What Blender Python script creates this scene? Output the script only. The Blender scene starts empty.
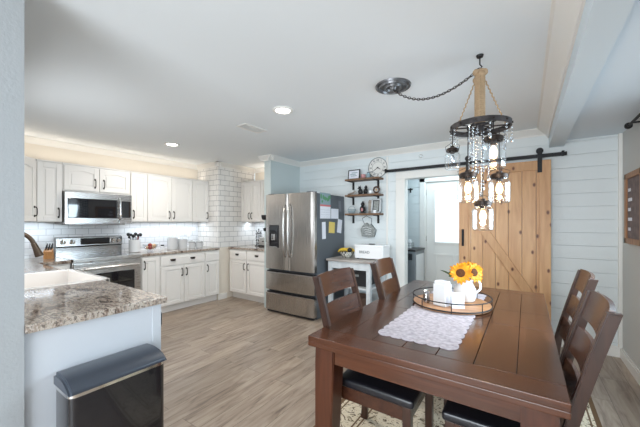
import bpy, bmesh, math, random
from mathutils import Vector, Matrix
random.seed(4)
PI = math.pi
C = bpy.context.scene.collection

# ------------------------------------------------------------------ camera, light, exposure
F_PX, YAW, HOR = 302.0, math.radians(34.3), 222.0
cam_d = bpy.data.cameras.new('camera')
cam = bpy.data.objects.new('camera', cam_d); C.objects.link(cam)
cam_d.sensor_width = 36.0; cam_d.lens = F_PX / 640 * 36.0
cam_d.shift_y = (HOR - 213.5) / 640
cam_d.clip_start = 0.02
cam.location = (0, 0, 1.37); cam.rotation_euler = (PI/2, 0, YAW)
bpy.context.scene.camera = cam

vs = bpy.context.scene.view_settings
vs.view_transform = 'Standard'; vs.look = 'None'; vs.gamma = 1; vs.use_curve_mapping = False
vs.exposure = 0.34

w = bpy.data.worlds.new('world'); bpy.context.scene.world = w; w.use_nodes = True
bg = w.node_tree.nodes['Background']
bg.inputs[0].default_value = (0.80, 0.92, 1.0, 1); bg.inputs[1].default_value = 1.5

def area(name, loc, direction, sx, sy, power, col, spread=PI):
    l = bpy.data.lights.new(name, 'AREA'); l.shape = 'RECTANGLE'; l.size = sx; l.size_y = sy
    l.energy = power; l.color = col; l.spread = spread
    o = bpy.data.objects.new(name, l); C.objects.link(o); o.location = loc
    d = Vector(direction)
    if abs(d.z) > .99: o.rotation_euler = (0, 0, 0) if d.z < 0 else (PI, 0, 0)      # size x along world x
    else: o.rotation_euler = d.to_track_quat('-Z', 'Y').to_euler()
    return o
DAY = (0.70, 0.87, 1.0)
area('daylight_dining_window', (0.76, 2.44, 1.4), (-1, 0, -.45), 1.2, 0.95, 28, DAY, 2.4)
area('rear_fill_light', (-0.6, -2.3, 1.2), (0, 1, 0.08), 2.1, 1.9, 104, (0.86, 0.93, 1.0))  # fill light added behind the camera, at the invented patio opening
area('daylight_sink_window', (-3.1, 0.42, 1.55), (0, 1, -.1), 0.95, 0.8, 9, (0.9, 0.95, 1.0))
area('laundry_fill_light', (-1.0, 4.8, 2.38), (0, 0, -1), 0.5, 0.4, 8, (0.72, 0.90, 1.0))  # unseen fill light added to brighten the laundry, no fitting here
WARM = (1.0, 0.89, 0.76); COOL = (0.80, 0.90, 1.0)
area('strip_above_left_cabinets', (-4.93, 2.2, 2.13), (0, 0, 1), 0.05, 2.3, 2.6, WARM)
area('strip_above_back_cabinets', (-4.0, 4.08, 2.15), (0, 0, 1), 0.7, 0.05, 1.0, WARM)
area('strip_above_corner_cabinet', (-4.85, 0.75, 2.13), (0, 0, 1), 0.05, 0.5, .7, WARM)
area('strip_under_left_cabinets', (-4.90, 2.72, 1.355), (0, 0, -1), 0.05, 1.2, 3.2, COOL)
area('strip_under_corner_cabinet', (-4.90, 1.0, 1.355), (0, 0, -1), 0.05, 0.5, 1.1, COOL)
area('strip_under_back_cabinets', (-4.1, 4.05, 1.355), (0, 0, -1), 0.8, 0.05, 1.9, COOL)

# ------------------------------------------------------------------ materials
def new_mat(name):
    m = bpy.data.materials.new(name); m.use_nodes = True
    return m, m.node_tree, m.node_tree.nodes['Principled BSDF']
def s2l(c):
    return tuple((x/12.92 if x <= .04045 else ((x+.055)/1.055)**2.4) for x in c[:3])
def rgb(r, g, b): return s2l((r/255, g/255, b/255)) + (1,)
def add_bump(nt, b, src, strength, dist=0.01):
    bp = nt.nodes.new('ShaderNodeBump'); bp.inputs['Strength'].default_value = strength
    bp.inputs['Distance'].default_value = dist
    nt.links.new(src, bp.inputs['Height']); nt.links.new(bp.outputs[0], b.inputs['Normal'])
def plain(name, col, rough=.5, metal=0, coat=0, bump=0, bscale=200, var=0.0, spec=.5):
    m, nt, b = new_mat(name)
    b.inputs['Base Color'].default_value = col; b.inputs['Roughness'].default_value = rough
    b.inputs['Metallic'].default_value = metal; b.inputs['Coat Weight'].default_value = coat
    b.inputs['Specular IOR Level'].default_value = spec
    if bump or var:
        tc = nt.nodes.new('ShaderNodeTexCoord'); n = nt.nodes.new('ShaderNodeTexNoise')
        n.inputs['Scale'].default_value = bscale; n.inputs['Detail'].default_value = 4
        nt.links.new(tc.outputs['Object'], n.inputs['Vector'])
        if bump: add_bump(nt, b, n.outputs['Fac'], bump, .003)
        if var:
            r = nt.nodes.new('ShaderNodeValToRGB'); nt.links.new(n.outputs['Fac'], r.inputs[0])
            r.color_ramp.elements[0].position = .3; r.color_ramp.elements[1].position = .7
            r.color_ramp.elements[0].color = tuple(c*(1-var) for c in col[:3])+(1,)
            r.color_ramp.elements[1].color = tuple(min(1, c*(1+var)) for c in col[:3])+(1,)
            nt.links.new(r.outputs[0], b.inputs['Base Color'])
    return m
def emit(name, col, strength):
    m, nt, b = new_mat(name)
    b.inputs['Base Color'].default_value = col; b.inputs['Emission Color'].default_value = col
    b.inputs['Emission Strength'].default_value = strength
    return m
def glass(name, tint=(1, 1, 1, 1), refl=.9, base=.06):
    m, nt, b = new_mat(name); nt.nodes.remove(b)
    out = nt.nodes['Material Output']
    tr = nt.nodes.new('ShaderNodeBsdfTransparent'); tr.inputs[0].default_value = tint
    gl = nt.nodes.new('ShaderNodeBsdfGlossy'); gl.inputs['Roughness'].default_value = .03
    lw = nt.nodes.new('ShaderNodeLayerWeight'); lw.inputs[0].default_value = .35
    mp = nt.nodes.new('ShaderNodeMapRange'); mp.inputs['To Min'].default_value = base; mp.inputs['To Max'].default_value = refl
    nt.links.new(lw.outputs['Facing'], mp.inputs[0])
    mx = nt.nodes.new('ShaderNodeMixShader'); nt.links.new(mp.outputs[0], mx.inputs[0])
    nt.links.new(tr.outputs[0], mx.inputs[1]); nt.links.new(gl.outputs[0], mx.inputs[2])
    nt.links.new(mx.outputs[0], out.inputs[0])
    return m
def wood(name, c1, c2, axis='x', scale=1.0, rough=.35, coat=0.0, knots=None, contrast=(.3, .72), bump=.1, stretch=14):
    m, nt, b = new_mat(name)
    tc = nt.nodes.new('ShaderNodeTexCoord'); mp = nt.nodes.new('ShaderNodeMapping')
    s = {'x': (1, stretch, stretch), 'y': (stretch, 1, stretch), 'z': (stretch, stretch, 1)}[axis]
    mp.inputs['Scale'].default_value = tuple(v*scale for v in s)
    nt.links.new(tc.outputs['Object'], mp.inputs[0])
    n = nt.nodes.new('ShaderNodeTexNoise'); n.inputs['Scale'].default_value = 1.6; n.inputs['Detail'].default_value = 6
    n.inputs['Roughness'].default_value = .62; n.inputs['Distortion'].default_value = .6
    nt.links.new(mp.outputs[0], n.inputs['Vector'])
    r = nt.nodes.new('ShaderNodeValToRGB'); nt.links.new(n.outputs['Fac'], r.inputs[0])
    r.color_ramp.elements[0].position, r.color_ramp.elements[1].position = contrast
    r.color_ramp.elements[0].color = c1; r.color_ramp.elements[1].color = c2
    col = r.outputs[0]
    if knots:
        sx_ = nt.nodes.new('ShaderNodeSeparateXYZ'); nt.links.new(tc.outputs['Object'], sx_.inputs[0])
        mz = nt.nodes.new('ShaderNodeMath'); mz.operation = 'MULTIPLY'; mz.inputs[1].default_value = .6; nt.links.new(sx_.outputs[2], mz.inputs[0])
        mk = nt.nodes.new('ShaderNodeCombineXYZ'); nt.links.new(sx_.outputs[0], mk.inputs[0]); nt.links.new(mz.outputs[0], mk.inputs[1])
        v = nt.nodes.new('ShaderNodeTexVoronoi'); v.voronoi_dimensions = '2D'; v.inputs['Scale'].default_value = 8.5
        nt.links.new(mk.outputs[0], v.inputs['Vector'])
        kr = nt.nodes.new('ShaderNodeValToRGB'); nt.links.new(v.outputs['Distance'], kr.inputs[0])
        kr.color_ramp.elements[0].position = .06; kr.color_ramp.elements[1].position = .15
        kr.color_ramp.elements[0].color = (1, 1, 1, 1); kr.color_ramp.elements[1].color = (0, 0, 0, 1)
        # only some cells carry a knot
        sp = nt.nodes.new('ShaderNodeSeparateColor'); nt.links.new(v.outputs['Color'], sp.inputs[0])
        gt = nt.nodes.new('ShaderNodeMath'); gt.operation = 'GREATER_THAN'; gt.inputs[1].default_value = .5
        nt.links.new(sp.outputs[0], gt.inputs[0])
        mu = nt.nodes.new('ShaderNodeMath'); mu.operation = 'MULTIPLY'
        nt.links.new(kr.outputs[0], mu.inputs[0]); nt.links.new(gt.outputs[0], mu.inputs[1])
        mx = nt.nodes.new('ShaderNodeMixRGB'); nt.links.new(mu.outputs[0], mx.inputs[0])
        nt.links.new(col, mx.inputs[1]); mx.inputs[2].default_value = knots; col = mx.outputs[0]
    nt.links.new(col, b.inputs['Base Color'])
    b.inputs['Roughness'].default_value = rough; b.inputs['Coat Weight'].default_value = coat
    b.inputs['Coat Roughness'].default_value = .15
    if bump: add_bump(nt, b, n.outputs['Fac'], bump, .004)
    return m
def tile(name, axis, bw=.152, bh=.08, c=(.80, .81, .82, 1), mortar=(.46, .47, .49, 1), msize=.0028):
    m, nt, b = new_mat(name)
    tc = nt.nodes.new('ShaderNodeTexCoord'); sp = nt.nodes.new('ShaderNodeSeparateXYZ')
    nt.links.new(tc.outputs['Object'], sp.inputs[0])
    cb = nt.nodes.new('ShaderNodeCombineXYZ')
    if axis == 'xy':
        ad = nt.nodes.new('ShaderNodeMath'); ad.operation = 'ADD'
        nt.links.new(sp.outputs[0], ad.inputs[0]); nt.links.new(sp.outputs[1], ad.inputs[1])
        nt.links.new(ad.outputs[0], cb.inputs[0])
    else:
        nt.links.new(sp.outputs[{'x': 0, 'y': 1}[axis]], cb.inputs[0])
    nt.links.new(sp.outputs[2], cb.inputs[1])
    bk = nt.nodes.new('ShaderNodeTexBrick'); nt.links.new(cb.outputs[0], bk.inputs['Vector'])
    bk.inputs['Scale'].default_value = 1; bk.inputs['Brick Width'].default_value = bw; bk.inputs['Row Height'].default_value = bh
    bk.inputs['Mortar Size'].default_value = msize; bk.inputs['Mortar Smooth'].default_value = .1
    bk.inputs['Color1'].default_value = c; bk.inputs['Color2'].default_value = tuple(x*.95 for x in c[:3])+(1,)
    bk.inputs['Mortar'].default_value = mortar
    nt.links.new(bk.outputs[0], b.inputs['Base Color']); b.inputs['Roughness'].default_value = .16
    iv = nt.nodes.new('ShaderNodeMath'); iv.operation = 'SUBTRACT'; iv.inputs[0].default_value = 1
    nt.links.new(bk.outputs['Fac'], iv.inputs[1]); add_bump(nt, b, iv.outputs[0], .5, .003)
    return m
def floor_mat():
    m, nt, b = new_mat('floor_planks')
    tc = nt.nodes.new('ShaderNodeTexCoord'); sp = nt.nodes.new('ShaderNodeSeparateXYZ')
    nt.links.new(tc.outputs['Object'], sp.inputs[0]); cb = nt.nodes.new('ShaderNodeCombineXYZ')
    nt.links.new(sp.outputs[1], cb.inputs[0]); nt.links.new(sp.outputs[0], cb.inputs[1])
    bk = nt.nodes.new('ShaderNodeTexBrick'); nt.links.new(cb.outputs[0], bk.inputs['Vector'])
    bk.inputs['Scale'].default_value = 1; bk.inputs['Brick Width'].default_value = 1.2; bk.inputs['Row Height'].default_value = .18
    bk.inputs['Mortar Size'].default_value = .0015; bk.offset = .37
    bk.inputs['Color1'].default_value = (0, 0, 0, 1); bk.inputs['Color2'].default_value = (1, 1, 1, 1)
    bk.inputs['Mortar'].default_value = (.3, .3, .3, 1)
    # grain, offset per plank
    mul = nt.nodes.new('ShaderNodeVectorMath'); mul.operation = 'MULTIPLY'; mul.inputs[1].default_value = (9, 9, 9)
    nt.links.new(bk.outputs[0], mul.inputs[0])
    mp = nt.nodes.new('ShaderNodeMapping'); mp.inputs['Scale'].default_value = (13, 1.6, 13)
    nt.links.new(tc.outputs['Object'], mp.inputs[0])
    ad = nt.nodes.new('ShaderNodeVectorMath'); ad.operation = 'ADD'
    nt.links.new(mp.outputs[0], ad.inputs[0]); nt.links.new(mul.outputs[0], ad.inputs[1])
    n = nt.nodes.new('ShaderNodeTexNoise'); n.inputs['Scale'].default_value = 1.5; n.inputs['Detail'].default_value = 7
    n.inputs['Roughness'].default_value = .6; n.inputs['Distortion'].default_value = 1.0
    nt.links.new(ad.outputs[0], n.inputs['Vector'])
    r = nt.nodes.new('ShaderNodeValToRGB'); nt.links.new(n.outputs['Fac'], r.inputs[0])
    e = r.color_ramp.elements
    e[0].position = .27; e[0].color = rgb(104, 88, 76); e[1].position = .7; e[1].color = rgb(186, 170, 153)
    k = e.new(.45); k.color = rgb(158, 140, 124)
    mx = nt.nodes.new('ShaderNodeMixRGB'); mx.blend_type = 'MULTIPLY'; mx.inputs[0].default_value = .22
    nt.links.new(r.outputs[0], mx.inputs[1]); nt.links.new(bk.outputs[0], mx.inputs[2])
    m2 = nt.nodes.new('ShaderNodeMixRGB'); nt.links.new(bk.outputs['Fac'], m2.inputs[0])
    nt.links.new(mx.outputs[0], m2.inputs[1]); m2.inputs[2].default_value = rgb(92, 80, 70)
    nt.links.new(m2.outputs[0], b.inputs['Base Color']); b.inputs['Roughness'].default_value = .34
    add_bump(nt, b, n.outputs['Fac'], .12, .003)
    return m
def granite_mat():
    m, nt, b = new_mat('granite')
    tc = nt.nodes.new('ShaderNodeTexCoord')
    mp = nt.nodes.new('ShaderNodeMapping'); mp.inputs['Scale'].default_value = (.9, 2.2, 1); mp.inputs['Rotation'].default_value = (0, 0, .5)
    nt.links.new(tc.outputs['Object'], mp.inputs[0])
    n = nt.nodes.new('ShaderNodeTexNoise'); n.inputs['Scale'].default_value = 4.2; n.inputs['Detail'].default_value = 13
    n.inputs['Roughness'].default_value = .78; n.inputs['Distortion'].default_value = .7
    nt.links.new(mp.outputs[0], n.inputs['Vector'])
    r = nt.nodes.new('ShaderNodeValToRGB'); nt.links.new(n.outputs['Fac'], r.inputs[0]); e = r.color_ramp.elements
    e[0].position = .32; e[0].color = rgb(62, 54, 52); e[1].position = .68; e[1].color = rgb(200, 194, 188)
    for p, c in ((.43, (112, 94, 84)), (.47, (172, 156, 142)), (.51, (196, 186, 174)), (.55, (140, 122, 110)), (.60, (186, 174, 162))):
        k = e.new(p); k.color = rgb(*c)
    n2 = nt.nodes.new('ShaderNodeTexNoise'); n2.inputs['Scale'].default_value = 70; n2.inputs['Detail'].default_value = 3
    nt.links.new(tc.outputs['Object'], n2.inputs['Vector'])
    r2 = nt.nodes.new('ShaderNodeValToRGB'); nt.links.new(n2.outputs['Fac'], r2.inputs[0])
    r2.color_ramp.elements[0].position = .40; r2.color_ramp.elements[0].color = rgb(70, 66, 70)
    r2.color_ramp.elements[1].position = .47; r2.color_ramp.elements[1].color = (1, 1, 1, 1)
    mx = nt.nodes.new('ShaderNodeMixRGB'); mx.blend_type = 'MULTIPLY'; mx.inputs[0].default_value = .6
    nt.links.new(r.outputs[0], mx.inputs[1]); nt.links.new(r2.outputs[0], mx.inputs[2])
    nt.links.new(mx.outputs[0], b.inputs['Base Color']); b.inputs['Roughness'].default_value = .1
    return m
def steel_mat(name, col=(.60, .585, .565, 1), axis=(90, 90, 1), rough=.27):
    m, nt, b = new_mat(name); b.inputs['Metallic'].default_value = 1; b.inputs['Base Color'].default_value = col
    tc = nt.nodes.new('ShaderNodeTexCoord'); mp = nt.nodes.new('ShaderNodeMapping'); mp.inputs['Scale'].default_value = axis
    nt.links.new(tc.outputs['Object'], mp.inputs[0])
    n = nt.nodes.new('ShaderNodeTexNoise'); n.inputs['Scale'].default_value = 3; nt.links.new(mp.outputs[0], n.inputs['Vector'])
    mr = nt.nodes.new('ShaderNodeMapRange'); mr.inputs['To Min'].default_value = rough-.05; mr.inputs['To Max'].default_value = rough+.08
    nt.links.new(n.outputs['Fac'], mr.inputs[0]); nt.links.new(mr.outputs[0], b.inputs['Roughness'])
    return m
def rug_mat(hx, hy):
    m, nt, b = new_mat('rug_pile')
    tc = nt.nodes.new('ShaderNodeTexCoord')
    sp = nt.nodes.new('ShaderNodeSeparateXYZ'); nt.links.new(tc.outputs['Object'], sp.inputs[0])
    v = nt.nodes.new('ShaderNodeTexNoise'); v.inputs['Scale'].default_value = 17; v.inputs['Detail'].default_value = 4
    v.inputs['Distortion'].default_value = 2.5
    nt.links.new(tc.outputs['Object'], v.inputs['Vector'])
    r = nt.nodes.new('ShaderNodeValToRGB'); nt.links.new(v.outputs['Fac'], r.inputs[0]); e = r.color_ramp.elements
    e[0].position = .385; e[0].color = rgb(88, 68, 50); e[1].position = .62; e[1].color = rgb(226, 212, 188)
    k = e.new(.41); k.color = rgb(206, 190, 160); k = e.new(.50); k.color = rgb(226, 214, 192)
    k = e.new(.66); k.color = rgb(158, 132, 98)
    # border stripes: distance to the edge
    def edge(sock, half):
        a = nt.nodes.new('ShaderNodeMath'); a.operation = 'ABSOLUTE'; nt.links.new(sock, a.inputs[0])
        s = nt.nodes.new('ShaderNodeMath'); s.operation = 'SUBTRACT'; s.inputs[0].default_value = half
        nt.links.new(a.outputs[0], s.inputs[1]); return s.outputs[0]
    mn = nt.nodes.new('ShaderNodeMath'); mn.operation = 'MINIMUM'
    nt.links.new(edge(sp.outputs[0], hx), mn.inputs[0]); nt.links.new(edge(sp.outputs[1], hy), mn.inputs[1])
    br = nt.nodes.new('ShaderNodeValToRGB'); nt.links.new(mn.outputs[0], br.inputs[0]); br.color_ramp.interpolation = 'CONSTANT'
    q = br.color_ramp.elements; q[0].position = 0; q[0].color = (1, 1, 1, 1); q[1].position = .03; q[1].color = (0, 0, 0, 1)
    for p, c in ((.05, 1), (.062, 0), (.205, 1), (.217, 0), (.235, 1), (.25, 0)):
        k = q.new(p); k.color = (c, c, c, 1)
    mx = nt.nodes.new('ShaderNodeMixRGB'); nt.links.new(br.outputs[0], mx.inputs[0]); nt.links.new(r.outputs[0], mx.inputs[1])
    mx.inputs[2].default_value = rgb(108, 82, 56)
    nt.links.new(mx.outputs[0], b.inputs['Base Color']); b.inputs['Roughness'].default_value = .95
    n = nt.nodes.new('ShaderNodeTexNoise'); n.inputs['Scale'].default_value = 300; nt.links.new(tc.outputs['Object'], n.inputs['Vector'])
    add_bump(nt, b, n.outputs['Fac'], .5, .004)
    return m
def gingham(name, ca, cb_, size, axis='y'):
    m, nt, b = new_mat(name)
    tc = nt.nodes.new('ShaderNodeTexCoord'); ck = nt.nodes.new('ShaderNodeTexChecker')
    ck.inputs['Scale'].default_value = 1/size; ck.inputs['Color1'].default_value = ca; ck.inputs['Color2'].default_value = cb_
    nt.links.new(tc.outputs['Object'], ck.inputs['Vector']); nt.links.new(ck.outputs[0], b.inputs['Base Color'])
    b.inputs['Roughness'].default_value = .9
    return m

M = {}
M['ceiling'] = plain('ceiling_paint', rgb(232, 236, 238), .9, bump=.12, bscale=60)
M['wall'] = plain('wall_paint_cream', rgb(226, 218, 205), .85, bump=.15, bscale=80)
M['wall_grey'] = plain('wall_paint_grey', rgb(200, 200, 197), .85, bump=.3, bscale=90)
M['wall_end'] = plain('wall_paint_textured', rgb(162, 165, 167), .85, bump=.5, bscale=70)
M['shiplap'] = plain('shiplap_paint', rgb(222, 228, 229), .5)
M['trim'] = plain('trim_paint', rgb(232, 230, 225), .45)
M['beam'] = plain('beam_paint', rgb(212, 224, 232), .6)
M['ceiling_r'] = plain('alcove_ceiling_paint', rgb(222, 232, 240), .9, bump=.12, bscale=60)
M['partition'] = plain('partition_paint', rgb(198, 208, 208), .85, bump=.3, bscale=90)
M['cab'] = plain('cabinet_paint', rgb(236, 233, 229), .4)
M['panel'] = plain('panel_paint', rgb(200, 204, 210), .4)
M['floor'] = floor_mat(); M['granite'] = granite_mat()
M['tile_y'] = tile('subway_tile_left', 'y'); M['tile_x'] = tile('subway_tile_back', 'x')
M['tile_xy'] = tile('subway_tile_corner', 'xy', .19, .092, (.80, .79, .77, 1), (.36, .36, .37, 1), .0035)
M['steel'] = steel_mat('brushed_steel', axis=(2, 2, 90))
M['steel_v'] = steel_mat('fridge_steel', (.47, .445, .42, 1), axis=(90, 90, 1), rough=.24)
M['steel_dark'] = plain('dark_grey_enamel', rgb(86, 92, 98), .45, bump=.1, bscale=300)
M['steel_mid'] = steel_mat('range_steel', (.40, .39, .38, 1), axis=(2, 2, 90), rough=.22)
M['steel_mw'] = steel_mat('microwave_steel', (.47, .46, .45, 1), axis=(2, 2, 90), rough=.25)
M['chrome'] = plain('chrome', (.8, .8, .8, 1), .12, 1)
M['black_glass'] = plain('black_glass', (.012, .013, .016, 1), .05, 0, 1)
M['black'] = plain('black_plastic', (.015, .015, .017, 1), .35)
M['black_gloss'] = plain('black_gloss', (.012, .012, .015, 1), .16, 0, .4)
M['lidgrey'] = plain('smoky_blue_grey_lid', rgb(56, 62, 72), .28)
M['iron'] = plain('black_iron', (.02, .02, .022, 1), .55, .4)
M['ring'] = plain('aged_iron', rgb(62, 58, 58), .55, .6, var=.4, bscale=30)
M['canopy'] = plain('pewter', rgb(112, 112, 114), .35, .7)
M['bronze'] = plain('dark_bronze', rgb(50, 42, 38), .4, .7)
M['faucet'] = plain('brown_bronze', rgb(92, 76, 64), .3, .8)
M['table'] = wood('table_wood', rgb(60, 36, 24), rgb(88, 54, 37), 'y', 1, .2, .2, bump=.05)
M['table_x'] = wood('table_wood_cross', rgb(66, 37, 23), rgb(98, 57, 37), 'x', 1, .22, .2, bump=.05)
M['table_z'] = wood('table_wood_leg', rgb(60, 31, 19), rgb(90, 50, 32), 'z', 1, .32, .1, bump=.05)
M['chair'] = wood('chair_wood', rgb(44, 26, 18), rgb(70, 42, 30), 'z', 1, .33, .2, bump=.05)
M['slat'] = wood('chair_slat_wood', rgb(54, 31, 22), rgb(84, 51, 37), 'y', 1, .24, .2, bump=.05)
M['leather'] = plain('black_leather', (.012, .012, .016, 1), .3, 0, .15, bump=.15, bscale=60)
M['pine'] = wood('knotty_pine', rgb(184, 134, 92), rgb(218, 174, 128), 'z', 1, .5, .05, rgb(96, 50, 28), (.25, .75), stretch=11)
M['pine_d'] = wood('knotty_pine_brace', rgb(176, 126, 84), rgb(210, 166, 120), 'z', 1, .5, .05, rgb(96, 50, 28), (.25, .75), stretch=11)
M['shelf'] = wood('shelf_wood', rgb(74, 52, 38), rgb(142, 108, 80), 'x', 1, .55)
M['driftwood'] = wood('driftwood', rgb(120, 108, 98), rgb(196, 186, 174), 'x', 2, .7)
M['blockwood'] = wood('knife_block_wood', rgb(176, 118, 66), rgb(214, 160, 102), 'z', 3, .4)
M['traywood'] = wood('tray_wood', rgb(150, 100, 66), rgb(206, 158, 116), 'x', 2, .4)
M['graywash'] = plain('whitewashed_wood', rgb(196, 200, 202), .6, var=.12, bscale=14)
M['carttop'] = wood('cart_top_wood', rgb(120, 110, 104), rgb(206, 200, 194), 'x', 1.2, .5)
M['framewood'] = wood('frame_wood', rgb(128, 84, 50), rgb(186, 136, 92), 'z', 2, .5)
M['white'] = plain('white_enamel', (.82, .82, .82, 1), .2, 0, .3)
M['ceramic'] = plain('white_ceramic', (.80, .81, .82, 1), .15, 0, .3)
M['canister'] = plain('canister_ceramic', (.60, .61, .62, 1), .2, 0, .3)
M['sink'] = plain('fireclay', rgb(238, 232, 226), .12, 0, .5)
M['paper'] = plain('white_paper', rgb(226, 228, 236), .8)
M['paper_y'] = plain('yellow_paper', rgb(224, 200, 112), .8)
M['pink'] = plain('pink_paper', rgb(206, 120, 120), .8)
M['green'] = plain('green_print', rgb(96, 150, 110), .8)
M['greyprint'] = plain('grey_print', rgb(120, 124, 132), .8)
M['rope'] = plain('jute_rope', rgb(168, 142, 112), .95, bump=.8, bscale=180, var=.25)
M['glass'] = glass('clear_glass', (.97, .985, 1, 1), .55, .03)
M['pane'] = glass('window_glass', (.97, .99, 1, 1), .35, .04)
M['frost'] = glass('crystal', (.95, .97, 1, 1), .95, .45)
M['bulb'] = emit('bulb_glow', (1, .66, .36, 1), 3.2)
M['lamp'] = emit('ceiling_lamp_glow', (1, .97, .92, 1), 9)
M['petal'] = plain('sunflower_petal', rgb(232, 150, 8), .6, var=.3, bscale=30)
M['seed'] = plain('sunflower_seed_head', rgb(88, 50, 20), .9, bump=.8, bscale=120, var=.4)
M['leaf'] = plain('leaf_green', rgb(58, 96, 40), .55, var=.2, bscale=30)
M['lace'] = plain('lace_linen', rgb(176, 168, 174), .9, bump=1.0, bscale=42, var=.28)
M['teal'] = plain('blue_grey_glaze', rgb(136, 158, 166), .4)
M['galv'] = plain('galvanised_metal', rgb(146, 150, 148), .5, .5, var=.3, bscale=50)
M['blind'] = plain('window_blind', rgb(236, 240, 242), .6)
M['checks'] = gingham('blue_check_curtain', rgb(52, 66, 84), rgb(214, 218, 222), .035)
M['bowlcheck'] = gingham('black_white_check', rgb(30, 30, 32), rgb(220, 216, 204), .022)
M['banana'] = plain('yellow_fruit', rgb(226, 190, 60), .5, var=.15, bscale=30)
M['onion'] = plain('pale_onion', rgb(214, 180, 140), .4, var=.2, bscale=20)
M['redfruit'] = plain('red_fruit', rgb(150, 40, 34), .35)
M['washer'] = plain('grey_enamel', rgb(112, 118, 122), .35)
M['chalk'] = plain('printed_board', rgb(112, 96, 94), .7, var=.3, bscale=16)
M['brown'] = plain('brown_felt', rgb(82, 60, 48), .8)
M['tan'] = plain('tan_wicker', rgb(160, 128, 98), .8, bump=.6, bscale=120)
M['rose'] = plain('rose_enamel', rgb(196, 140, 140), .5)
M['red'] = plain('red_silicone', rgb(170, 60, 48), .5)

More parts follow.
